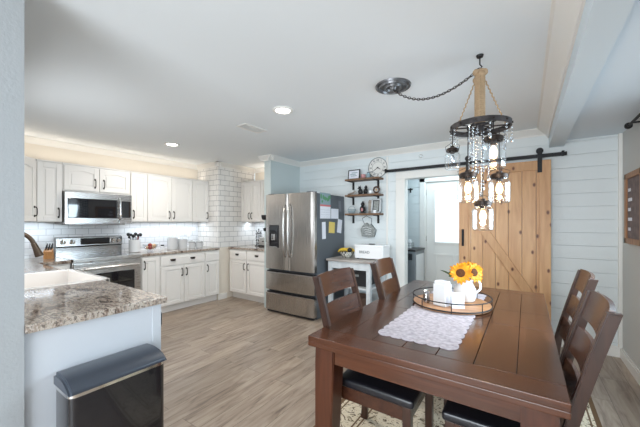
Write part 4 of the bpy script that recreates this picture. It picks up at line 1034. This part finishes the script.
for k, (dx, dy, rz) in enumerate(((-.03, -.04, 0), (.0, .0, 5), (.02, .042, 10))):
    m = MB(); pts = [(.10*math.cos(a_), 0, .075*math.sin(a_)) for a_ in [PI*.12+PI*.76*j/10 for j in range(11)]]
    m.tube(pts, [.004, .011, .016, .018, .019, .019, .018, .017, .014, .01, .005], 8)
    o = m.build('banana', 'banana', loc=(-2.16+dx, 3.86+dy, .851+.05)); o.rotation_euler = (0, 0, math.radians(rz)); tag(o, 'yellow banana lying in the checked bowl on the cart', 'fruit', 'bananas in the checked bowl')
m = MB(); m.sph((0, 0, .0), .035, (1, 1, 1), 16)
tag(m.build('avocado', 'iron', loc=(-2.085, 3.81, .851+.115)), 'dark round fruit at the right of the checked bowl', 'fruit')

# ------------------------------------------------------------------ laundry contents
t = thing('dryer', 'grey front-load laundry machine with dark top seen through the opening', 'dryer', (-1.75, 4.91, 0))
m = MB(); m.box(-.345, .345, -.26, .26, .015, .91, .01); m.build('body', 'washer', t)
m = MB(); m.box(-.35, .352, -.265, .262, .91, .94, .006); m.build('top', 'black', t)
m = MB(); m.box(.345, .35, -.2, .2, .08, .86, .002); m.build('side_panel', 'white', t)
m = MB(); m.lathe([(0, 0), (.17, 0), (.19, .02), (.21, .02), (.21, 0)], (0, -.26, .45), 36, Matrix.Rotation(PI/2, 4, 'X')); m.build('drum_door', 'black_gloss', t)
m = MB(); m.box(-.3, .3, -.268, -.258, .78, .88, .003); m.build('control_panel', 'black_glass', t)
t = thing('laundry_basket', 'small white wire basket on top of the laundry machine', 'basket', (-1.60, 4.86, .9415))
m = MB()
for zz in (.006, .05, .09): m.tube([(-.09, -.07, zz), (.09, -.07, zz), (.09, .07, zz), (-.09, .07, zz)], .003, 6, True)
for k in range(7): m.cyl((-.09+.03*k, -.07, .006), (-.09+.03*k, -.07, .09), .002, n=6); m.cyl((-.09+.03*k, .07, .006), (-.09+.03*k, .07, .09), .002, n=6)
for k in range(5): m.cyl((.09, -.07+.035*k, .006), (.09, -.07+.035*k, .09), .002, n=6)
m.build('wire_body', 'galv', t)
for k, (dx, dy, lab) in enumerate(((-.045, 0, 'white rolled cloth at the left in the laundry basket'), (.04, .0, 'white rolled cloth at the right in the laundry basket'))):
    m = MB(); m.cyl((0, 0, 0), (0, 0, .13), .036, .032, 20); m.sph((0, 0, .13), .032, (1, 1, .5), 14)
    tag(m.build('rolled_cloth', 'ceramic', loc=(-1.60+dx, 4.86+dy, .9475)), lab, 'cloth')
t = thing('hook_rail', 'dark metal rod on brackets high on the laundry wall', 'rod', (-1.70, LY, 1.925))
m = MB(); m.cyl((-.16, -.07, 0), (.09, -.07, 0), .009, n=10); m.sph((.095, -.07, 0), .014); m.build('rod', 'iron', t)
for x in (-.13, .05):
    m = MB(); m.box(x-.008, x+.008, -.075, 0, -.012, 0, .002); m.box(x-.012, x+.012, -.006, 0, -.05, .03, .002); m.build('bracket', 'iron', t)

# ------------------------------------------------------------------ right wall pieces
t = thing('wall_board', 'brown wood framed printed board on the right wall at the photo edge', 'picture frame', (XR-.001, 3.76, 1.17))
m = MB()
for a, b, c, d in ((-.26, -.205, 0, .65), (.205, .26, 0, .65), (-.26, .26, 0, .05), (-.26, .26, .6, .65)): m.box(-.025, 0, a, b, c, d, .003)
m.build('frame', 'framewood', t)
m = MB(); m.box(-.012, -.004, -.205, .205, .05, .6); bp_ = m.build('board', 'chalk', t)
m = MB()
for k in range(5): m.box(-.014, -.012, .1-.04*(k % 2), .18, .12+.09*k, .15+.09*k, .001)
m.build('printed_marks', 'paper', bp_)
t = thing('curtain_rod', 'black curtain rod with round end knob high on the right wall', 'curtain rod', (XR-.07, 2.55, 2.2))
m = MB(); m.cyl((0, -1.05, 0), (0, 1.08, 0), .011, n=12); m.build('rod', 'iron', t)
for s in (-1, 1):
    m = MB(); y = 1.10 if s > 0 else -1.07; m.sph((0, y, 0), .028, n=16); m.cyl((0, y-s*.04, 0), (0, y, 0), .016, n=12); m.build('finial', 'iron', t)
    m = MB(); m.box(-.006, .069, s*.98-.01, s*.98+.01, -.012, .0, .002); m.box(.06, .0695, s*.98-.015, s*.98+.015, -.05, .04, .002); m.build('bracket', 'iron', t)
for y0, y1, lab in ((3.07, 3.34, 'blue checked curtain panel on the laundry side of the dining window'), (1.55, 1.8, 'blue checked curtain panel on the camera side of the dining window')):
    m = MB(); m.grid(lambda u, v: (XR-.035+.02*math.sin(u*2*PI*5), y0+(y1-y0)*u, .5+1.69*v), 60, 4, .002)
    tag(m.build('curtain', 'checks'), lab, 'curtain')

# ------------------------------------------------------------------ trash can
t = thing('trash_can', 'glossy black step bin with curved grey lid beside the counter end', 'trash can', (-1.70, .668, 0))
hx, hy = .098, .208
def rr(hx, hy, r, n=6):
    o = []
    for cx_, cy_, a0 in ((hx-r, hy-r, 0), (-hx+r, hy-r, 90), (-hx+r, -hy+r, 180), (hx-r, -hy+r, 270)):
        for k in range(n+1): a_ = math.radians(a0+90*k/n); o.append((cx_+r*math.cos(a_), cy_+r*math.sin(a_)))
    return o
m = MB(); m.prism(rr(hx, hy, .03), 'xy', .02, .612); m.build('body', 'black_gloss', t, 50)
m = MB(); m.prism(rr(hx+.004, hy+.004, .032), 'xy', 0, .03); m.build('base', 'black', t, 50)
m = MB(); m.prism(rr(hx+.003, hy+.003, .032), 'xy', .612, .626); m.build('rim_band', 'chrome', t, 50)
m = MB(); lx = hx+.004; prof = [(-lx, .627), (-lx, .668), (-lx+.008, .676)]
for k in range(1, 11): q = k/10; prof.append((-lx+.008 + (2*lx-.012)*q, .676+.012*math.sin(PI*q*.6)-.042*q**3.2))
prof += [(lx, .638), (lx, .627)]
m.prism(prof, 'xz', -hy-.004, hy+.004)
bmesh.ops.bevel(m.bm, geom=[e for e in m.bm.edges if abs(e.verts[0].co.y-e.verts[1].co.y) < .001 and max(e.verts[0].co.z, e.verts[1].co.z) > .64], offset=.012, segments=3, affect='EDGES')
m.build('lid', 'lidgrey', t, 40)
m = MB(); m.box(hx-.0, hx+.05, -.06, .06, .02, .032, .004); m.build('pedal', 'chrome', t)

# ------------------------------------------------------------------ rug
RX0, RX1, RY0, RY1 = -1.17, .42, .95, 3.5
m = MB(); m.box(-(RX1-RX0)/2, (RX1-RX0)/2, -(RY1-RY0)/2, (RY1-RY0)/2, 0, .009, .003)
M['rug'] = rug_mat((RX1-RX0)/2, (RY1-RY0)/2)
tag(m.build('area_rug', 'rug', loc=((RX0+RX1)/2, (RY0+RY1)/2, .0005)), 'cream area rug with brown floral pattern under the dining table', 'rug')
RUGZ = .0096

# ------------------------------------------------------------------ table
TX0, TX1, TY0, TY1, TZ = -.967, .125, 1.303, 3.19, .762
t = thing('dining_table', 'large dark brown plank-top dining table in the foreground', 'table', ((TX0+TX1)/2, (TY0+TY1)/2, RUGZ))
hx, hy = (TX1-TX0)/2, (TY1-TY0)/2; zt = TZ-RUGZ
m = MB(); b_ = .155; gp_ = .0012; ys = [-hy+.135, -.15, .20, hy-.135]
m.mi = 0
for s in (-1, 1):
    for a, b in zip(ys, ys[1:]): m.box(min(s*hx, s*(hx-b_)), max(s*hx, s*(hx-b_)), a+gp_/2, b-gp_/2, zt-.03, zt, .003)
nx = 5; wx = (2*hx-2*b_)/nx
for k in range(nx):
    for a, b in zip(ys, ys[1:]):
        m.box(-hx+b_+k*wx+gp_/2+.001, -hx+b_+(k+1)*wx-gp_/2-.001, a+gp_/2, b-gp_/2, zt-.03, zt, .003)
m.mi = 1
m.box(-hx, hx, -hy, ys[0]-gp_/2, zt-.03, zt, .004); m.box(-hx, hx, ys[-1]+gp_/2, hy, zt-.03, zt, .004)
m.box(-hx, hx, -hy, hy, zt-.055, zt-.0295, .005, 2)
m.build('tabletop', ['table', 'table_x'], t)
m = MB(); i = .03
m.box(-hx+i, hx-i, -hy+i+.01, -hy+i+.035, zt-.135, zt-.055); m.build('apron', 'table_x', t)
m = MB(); m.box(-hx+i, hx-i, hy-i-.035, hy-i-.01, zt-.135, zt-.055); m.build('apron', 'table_x', t)
m = MB(); m.box(-hx+i+.01, -hx+i+.035, -hy+i, hy-i, zt-.135, zt-.055); m.build('apron', 'table', t)
m = MB(); m.box(hx-i-.035, hx-i-.01, -hy+i, hy-i, zt-.135, zt-.055); m.build('apron', 'table', t)
for a in (-1, 1):
    for b in (-1, 1):
        m = MB(); X0, Y0 = a*(hx-i-.055), b*(hy-i-.055)
        bm = m.bm
        vs_ = []
        for zz, r in ((0, .043), (.03, .045), (zt-.14, .057), (zt-.055, .057)):
            vs_.append([bm.verts.new((X0+a*(.057-r)+sx*r, Y0+b*(.057-r)+sy*r, zz)) for sx, sy in ((-1, -1), (1, -1), (1, 1), (-1, 1))])
        for p, q in zip(vs_, vs_[1:]):
            for k in range(4): bm.faces.new((p[k], p[(k+1) % 4], q[(k+1) % 4], q[k]))
        bm.faces.new(vs_[0][::-1]); bm.faces.new(vs_[-1])
        bmesh.ops.bevel(bm, geom=[e for e in bm.edges if abs((e.verts[0].co-e.verts[1].co).z) > .02], offset=.005, segments=2, affect='EDGES')
        m.build('leg', 'table_z', t)

# ------------------------------------------------------------------ chairs (face +x locally)
def make_chair(label):
    t = thing('dining_chair', label, 'chair', (0, 0, RUGZ), 0)
    w2 = .225
    def bx(z): return -.215 if z < .46 else -.215-.145*((z-.46)/.57)**1.15      # back post line
    for s in (-1, 1):
        m = MB(); prof = [(bx(zz)+.018 if zz >= .4 else -.197-.03*(1-zz/.4), zz) for zz in (0, .2, .4, .55, .7, .85, .98, 1.03)]
        pts = [(x+.005, z_) for x, z_ in prof] + [(x-.038, z_) for x, z_ in reversed(prof)]
        m.prism(pts, 'xz', s*w2-.0 if s < 0 else w2-.032, s*w2+.032 if s < 0 else w2)
        bmesh.ops.bevel(m.bm, geom=[e for e in m.bm.edges if abs((e.verts[0].co-e.verts[1].co).y) < .001], offset=.004, segments=2, affect='EDGES')
        m.build('back_post', 'chair', t)
        m = MB(); m.box(.175, .217, (s*w2-.0) if s < 0 else w2-.042, (s*w2+.042) if s < 0 else w2, 0, .44, .004); m.build('leg', 'chair', t)
    m = MB()
    m.box(-.2, .205, -w2+.006, -w2+.028, .365, .435, .002); m.box(-.2, .205, w2-.028, w2-.006, .365, .435, .002)
    m.box(.185, .209, -w2+.03, w2-.03, .365, .435, .002); m.box(-.225, -.2, -w2+.03, w2-.03, .365, .435, .002)
    m.build('seat_rail', 'slat', t)
    m = MB(); m.box(-.2, .232, -w2-.006, w2+.006, .437, .482, .02, 5)
    def puff(v):
        if v.co.z > .47: v.co.z += .02*(1-(v.co.x/.25)**2)*(1-(v.co.y/.25)**2)
    bmesh.ops.subdivide_edges(m.bm, edges=m.bm.edges[:], cuts=3, use_grid_fill=True)
    for v in m.bm.verts: puff(v)
    m.build('seat_cushion', 'leather', t, 60)
    for z0, z1 in ((.905, 1.035), (.735, .86), (.575, .695)):
        m = MB(); yi = w2-.028
        def f(u, v, z0=z0, z1=z1):
            y = -yi+2*yi*u; zz = z0+(z1-z0)*v
            if z1 > 1: zz += .004*v*(1-(2*u-1)**2)
            return (bx(zz)-.004-.019*(1-(2*u-1)**2), y, zz)
        m.grid(f, 16, 6, .018)
        m.build('back_slat', 'slat', t, 50)
    return t
L1 = 'brown ladder-back chair left of the table, nearer the camera, black seat showing under the table'
ch_ = make_chair(L1); ch_.location = (-.685, 1.70, RUGZ)
for lab, x, y, rz in (('brown ladder-back chair left of the table, in front of the whitewashed cart', -.665, 2.46, 3),
                      ('brown ladder-back chair right of the table, nearer the camera, biggest of the four', -.095, 1.71, 180),
                      ('brown ladder-back chair right of the table, farther back against the shiplap', -.04, 2.52, 180)):
    o = copy_tree(ch_); o.location = (x, y, RUGZ); o.rotation_euler = (0, 0, math.radians(rz)); o['label'] = lab

# ------------------------------------------------------------------ table centre
# lace runner with scalloped edge
nxs, nys = 6, 16; rx0, rx1, ry0, ry1 = -.66, -.285, 1.54, 2.84
pts = []
def scal(p, q, n, out):
    p, q = Vector(p), Vector(q); o = Vector(out)
    for k in range(n):
        for j in range(6):
            a_ = PI*j/6; c = p.lerp(q, (k+.5-.5*math.cos(a_))/n); pts.append(tuple(c+o*.018*math.sin(a_)))
scal((rx0, ry0), (rx1, ry0), nxs, (0, -1)); scal((rx1, ry0), (rx1, ry1), nys, (1, 0)); scal((rx1, ry1), (rx0, ry1), nxs, (0, 1)); scal((rx0, ry1), (rx0, ry0), nys, (-1, 0))
m = MB(); m.prism(pts, 'xy', TZ+.0008, TZ+.0035)
tag(m.build('table_runner', 'lace', None), 'pale lace table runner with scalloped edge on the dining table', 'table runner')
TRZ = TZ+.0042
tc_ = (-.455, 2.37)
t = thing('serving_tray', 'round wooden tray with thin black wire gallery on the runner', 'tray', (*tc_, TRZ))
m = MB(); m.lathe([(0, 0), (.255, 0), (.262, .004), (.262, .018), (.255, .02), (0, .018)], n=64); m.build('tray_base', 'traywood', t)
m = MB()
for r, zz, q in ((.264, .068, .004), (.264, .014, .005)): m.tube([(r*math.cos(a_), r*math.sin(a_), zz) for a_ in [2*PI*j/64 for j in range(64)]], q, 6, True)
for j in range(8): a_ = 2*PI*j/8+.2; m.cyl((.264*math.cos(a_), .264*math.sin(a_), .004), (.264*math.cos(a_), .264*math.sin(a_), .068), .003, n=6)
m.build('wire_gallery', 'iron', t)
IZ = TRZ+.0205
# white pitcher
pc = (-.375, 2.46)
t = thing('pitcher', 'white ceramic pitcher holding the sunflowers on the tray', 'pitcher', (*pc, IZ), 20)
m = MB(); m.lathe([(0, 0), (.062, 0), (.070, .012), (.078, .05), (.074, .09), (.056, .125), (.052, .14), (.062, .165), (.057, .165), (.047, .14), (.05, .12), (.068, .09), (.07, .05), (.06, .016), (0, .012)], n=40)
for v in m.bm.verts:
    if v.co.z > .14 and v.co.x < -.03 and abs(v.co.y) < .03: v.co.x -= .02*(v.co.z-.13)/.035; v.co.z += .006
m.build('pitcher_body', 'ceramic', t, 60)
m = MB(); m.tube([(.055, 0, .15), (.085, 0, .155), (.105, 0, .13), (.105, 0, .09), (.075, 0, .06)], .0085, 8); m.build('handle', 'ceramic', t)
# sunflowers
def sunflower(label, head, facing, R, seed):
    base = Vector((*pc, IZ+.03)); head = Vector(head); fdir = Vector(facing).normalized()
    t = thing('sunflower', label, 'flower', base, 0)
    h = head-base; rnd = random.Random(seed)
    Q = Matrix.Translation(h) @ fdir.to_track_quat('Z', 'Y').to_matrix().to_4x4()
    m = MB()
    for ring, (n, rr_, lift, L) in enumerate(((17, .38, .10, .66), (15, .34, .28, .52))):
        for k in range(n):
            a_ = 2*PI*(k+.5*ring)/n+rnd.uniform(-.08, .08); l_ = R*L*rnd.uniform(.85, 1.12); w_ = R*.15
            cx_, sx_ = math.cos(a_), math.sin(a_); droop = rnd.uniform(-.3, .25)
            def f(u, v, cx_=cx_, sx_=sx_, l_=l_, w_=w_, rr_=rr_, lift=lift, droop=droop):
                wd = w_*math.sin(PI*min(1, u*.92+.08))**.8*(2*v-1); rad = R*rr_+l_*u
                zz = l_*(lift*u+droop*u*u)+.25*abs(2*v-1)*w_
                return Q @ Vector((cx_*rad-sx_*wd, sx_*rad+cx_*wd, zz))
            m.grid(f, 6, 2)
    m.build('petals', 'petal', t, 80)
    m = MB(); m.lathe([(0, R*.10), (R*.2, R*.14), (R*.36, R*.10), (R*.42, 0), (R*.3, -R*.06), (0, -R*.08)], n=28, mat=Q); m.build('seed_head', 'seed', t)
    m = MB(); nk = h-fdir*R*.15; m.tube([(0, 0, 0), tuple(h*.5+Vector((0, 0, .01))), tuple(nk)], .005, 8); m.build('stem', 'leaf', t)
    m = MB()
    for k in range(3):
        a_ = rnd.uniform(0, 6.28); d = (Q.to_3x3() @ Vector((math.cos(a_), math.sin(a_), -.25))).normalized(); sd = d.cross(fdir).normalized()
        def f(u, v): return h - fdir*R*.15 + d*(R*1.15*u) + sd*(R*.3*math.sin(PI*min(1, u*.95+.05))*(2*v-1)) - fdir*R*.3*u*u
        m.grid(f, 6, 2)
    m.build('leaf', 'leaf', t, 80)
    return t
sunflower('large front sunflower on the left of the white pitcher', (-.395, 2.40, .998), (.22, -1, .12), .078, 1)
sunflower('sunflower on the right side of the bouquet in the white pitcher', (-.315, 2.47, 1.0), (.75, -.7, .25), .072, 2)
sunflower('sunflower at the back of the bouquet, mostly behind the front one', (-.37, 2.50, 1.035), (-.1, -.3, 1), .066, 3)
m = MB()
def leaff(u, v): return Vector((-.06-.10*u, -.03-.03*u, .16+.10*u-.04*u*u)) + Vector((.3, -.8, .3))*(.028*math.sin(PI*min(1, u*.95+.05))*(2*v-1))
m.grid(leaff, 8, 3, .001)
o = m.build('leaf_sprig', 'leaf', None, 80, loc=(*pc, IZ)); tag(o, 'green leaf sticking out left of the sunflowers', 'leaf')
# napkin holder, card, shaker
t = thing('napkin_holder', 'white upright napkin holder filled with napkins on the tray', 'napkin holder', (-.485, 2.235, IZ), -20)
m = MB(); m.box(-.045, .045, -.04, -.034, 0, .15, .002); m.box(-.045, .045, .034, .04, 0, .15, .002); m.box(-.045, .045, -.04, .04, 0, .008, .002); m.build('holder', 'ceramic', t)
m = MB()
for k in range(6): m.box(-.042, .042, -.031+.0105*k, -.023+.0105*k, .009, .168+.003*(k % 2), .002)
m.build('napkins', 'paper', t)
t = thing('tent_card', 'small white folded card beside the napkin holder on the tray', 'card', (-.385, 2.225, IZ), 25)
m = MB(); m.prism([(-.025, 0), (-.023, 0), (0, .10), (.023, 0), (.025, 0), (.0015, .104), (-.0015, .104)], 'yz', -.04, .04); m.build('folded_card', 'paper', t)
t = thing('glass_shaker', 'glass shaker with metal cap left of the napkin holder', 'shaker', (-.60, 2.26, IZ))
m = MB(); m.lathe([(0, 0), (.024, 0), (.026, .01), (.022, .06), (.018, .066), (0, .066)], n=20); m.build('glass_body', 'frost', t)
m = MB(); m.lathe([(0, .004), (.021, .004), (.020, .035), (0, .035)], n=20); m.build('pepper', 'brown', t)
m = MB(); m.lathe([(0, .066), (.021, .066), (.021, .08), (.012, .09), (0, .092)], n=20); m.build('cap', 'chrome', t)

# ------------------------------------------------------------------ chandelier
hkx, hky = -.24, 2.137
t = thing('chandelier', 'rustic iron ring chandelier with rope, glass jar lights and bead strands', 'chandelier', (hkx, hky, 0))
m = MB(); m.cyl((0, 0, CZ-.001), (0, 0, CZ-.014), .022, .018, 16); m.tube([(0, 0, CZ-.01), (0, 0, CZ-.06), (.012, 0, CZ-.075), (0, 0, CZ-.09), (-.012, 0, CZ-.08)], .004, 8); m.build('ceiling_hook', 'iron', t)
cvx, cvy = -.847-hkx, 2.24-hky
m = MB(); m.lathe([(0, -.034), (.02, -.034), (.03, -.016), (.045, -.010), (.055, -.024), (.064, -.026), (.072, -.010), (.092, -.007), (.1, -.022), (.108, -.022), (.114, -.006), (.124, -.008), (.13, -.012), (.134, 0), (0, 0)], (cvx, cvy, CZ-.0005), 48); m.build('canopy', 'canopy', t)
# chain swag
P0 = Vector((cvx, cvy, CZ-.03)); P1 = Vector((0, 0, CZ-.085)); N = 34; links = []
pts = [P0.lerp(P1, k/N) + Vector((0, 0, -.14*4*(k/N)*(1-k/N)*(1-.25*(k/N)))) for k in range(N+1)]
m = MB()
for k in range(N):
    a, b = pts[k], pts[k+1]; c = (a+b)/2; d = (b-a); L = d.length*.72
    Q = Matrix.Translation(c) @ d.to_track_quat('X', 'Z').to_matrix().to_4x4() @ Matrix.Rotation(PI/2*(k % 2), 4, 'X')
    m.tube([Q @ Vector((L*math.cos(q), .008*math.sin(q), 0)) for q in [2*PI*j/12 for j in range(12)]], .0022, 5, True)
m.build('chain', 'iron', t)
m = MB(); m.tube([p+Vector((0, 0, -.002)) for p in pts], .002, 6); m.build('cord', 'brown', t)
# rope column
m = MB(); zt_, zb_ = CZ-.10, 1.985
m.cyl((0, 0, zb_), (0, 0, zt_), .017, n=12)
NN = 260; m.tube([(0.024*math.cos(2*PI*26*k/NN), 0.024*math.sin(2*PI*26*k/NN), zb_+(zt_-zb_)*k/NN) for k in range(NN+1)], .0085, 6)
for k in range(5): m.sph((.026*math.cos(k*1.3), .026*math.sin(k*1.3), zt_-.012-.018*(k % 3)), .021, n=10)
m.build('rope_column', 'rope', t)
RR = .168; RZ_ = 1.968
for j in range(3):
    a_ = math.radians(4+120*j)+.55; e = Vector((RR*math.cos(a_), RR*math.sin(a_), RZ_+.016))
    s0 = Vector((.02*math.cos(a_), .02*math.sin(a_), zt_-.03)); n_ = 60; ax = (e-s0).normalized(); u_ = ax.orthogonal().normalized(); v_ = ax.cross(u_)
    m = MB(); m.tube([s0.lerp(e, k/n_) + u_*.0025*math.cos(k*1.3) + v_*.0025*math.sin(k*1.3) for k in range(n_+1)], .0042, 6); m.build('rope_tie', 'rope', t)
m = MB(); m.lathe([(RR-.004, -.016), (RR+.004, -.016), (RR+.004, .016), (RR-.004, .016), (RR-.004, -.016)], (0, 0, RZ_), 64); 
m.lathe([(.07, -.008), (.075, -.008), (.075, .008), (.07, .008), (.07, -.008)], (0, 0, RZ_), 32)
ring = m.build('ring', 'ring', t)
m = MB()
for j in range(6):
    a_ = PI*j/3+.3; m.cyl((.02*math.cos(a_), .02*math.sin(a_), RZ_), (RR*math.cos(a_), RR*math.sin(a_), RZ_), .005, n=8)
m.cyl((0, 0, RZ_-.03), (0, 0, RZ_+.03), .024, n=20); m.build('spokes', 'ring', t)
m = MB()
for j in range(12): a_ = 2*PI*j/12; m.cyl(((RR)*math.cos(a_), (RR)*math.sin(a_), RZ_), ((RR+.01)*math.cos(a_), (RR+.01)*math.sin(a_), RZ_), .006, n=8)
m.build('rivets', 'bronze', ring)
Rv, Fv = Vector((.8261, .5635, 0)), Vector((-.5635, .8261, 0))
def jar(r, f, ztop, sc=1.0, on=True):
    c = Rv*r + Fv*f; gr = .056*sc; H_ = .145*sc
    z0 = ztop-.028*sc-H_
    m = MB(); o_ = (c.x, c.y, z0)
    m.lathe([(0, .004), (gr*.8, .002), (gr*.97, .01), (gr, .02), (gr, H_*.78), (gr*.93, H_*.88), (gr*.74, H_*.95), (gr*.74, H_)], o_, 32)
    pass
    j = m.build('jar', 'glass', t)
    m = MB(); m.lathe([(0, .028*sc), (gr*.6, .028*sc), (gr*.78, .022*sc), (gr*.80, 0), (gr*.76, -.002), (gr*.76, .016*sc), (0, .02*sc)], (c.x, c.y, ztop-.028*sc), 28)
    m.cyl((c.x, c.y, ztop-.045*sc), (c.x, c.y, ztop+.012), .016*sc, n=14); m.build('lid', 'bronze', j)
    m = MB(); m.tube([(c.x-gr*.8, c.y, ztop-.02), (c.x-gr*.95, c.y, ztop+.012), (c.x, c.y, ztop+.035), (c.x+gr*.95, c.y, ztop+.012), (c.x+gr*.8, c.y, ztop-.02)], .0018, 6); m.build('bail', 'iron', j)
    d = Vector((c.x, c.y)); 
    top = Vector((c.x, c.y, RZ_)) if d.length > .05 else Vector((c.x, c.y, RZ_))
    m = MB(); m.cyl((c.x, c.y, ztop+.01), tuple(top), .003, n=6)
    if d.length < RR: q = d.normalized()*RR if d.length > 0 else Vector((RR, 0)); m.cyl(tuple(top), (q.x, q.y, RZ_), .004, n=6)
    m.build('wire', 'iron', j)
    m = MB(); zc = ztop-.085*sc; m.lathe([(0, -.034*sc), (.012*sc, -.030*sc), (.019*sc, -.012*sc), (.017*sc, .008*sc), (.010*sc, .028*sc), (0, .032*sc)], (c.x, c.y, zc), 18)
    m.build('bulb', 'bulb' if on else 'frost', j)
    if on:
        l = bpy.data.lights.new('bulb_light', 'POINT'); l.energy = .9; l.color = (1, .70, .40); l.shadow_soft_size = .02
        lo = bpy.data.objects.new('bulb_light', l); C.objects.link(lo); lo.parent = j; lo.location = (c.x, c.y, zc-.045*sc)
jar(-.155, .04, 1.845, .82, False)
jar(.02, -.115, 1.88, 1.15)
jar(-.085, -.02, 1.678, 1.1)
jar(.128, .01, 1.678, 1.1)
jar(.0, -.035, 1.502, 1.08)
def strand(x, y, z0, z1, r=.006):
    m = MB(); n = int((z0-z1)/.021)
    for k in range(n): m.sph((x, y, z0-.021*k-.01), r*(1.25 if k % 4 == 0 else 1), (1, 1, 1.25), 8)
    m.cyl((x, y, z1), (x, y, z0), .0008, n=4)
    m.sph((x, y, z1-.014), .010, (1, 1, 1.9), 8)
    m.build('bead_strand', 'frost', t)
for r, f, z1 in ((-.045, .0, 1.62), (-.03, -.03, 1.70), (-.055, .03, 1.66), (.035, .03, 1.60), (.02, .02, 1.56), (.05, -.01, 1.66), (-.07, -.05, 1.78), (.0, .05, 1.62)):
    c = Rv*r+Fv*f; strand(c.x, c.y, RZ_-.01, z1)
for j in range(10):
    a_ = 2*PI*j/10+.1; strand(RR*math.cos(a_)*1.01, RR*math.sin(a_)*1.01, RZ_-.018, RZ_-.085-.02*(j % 2), .005)
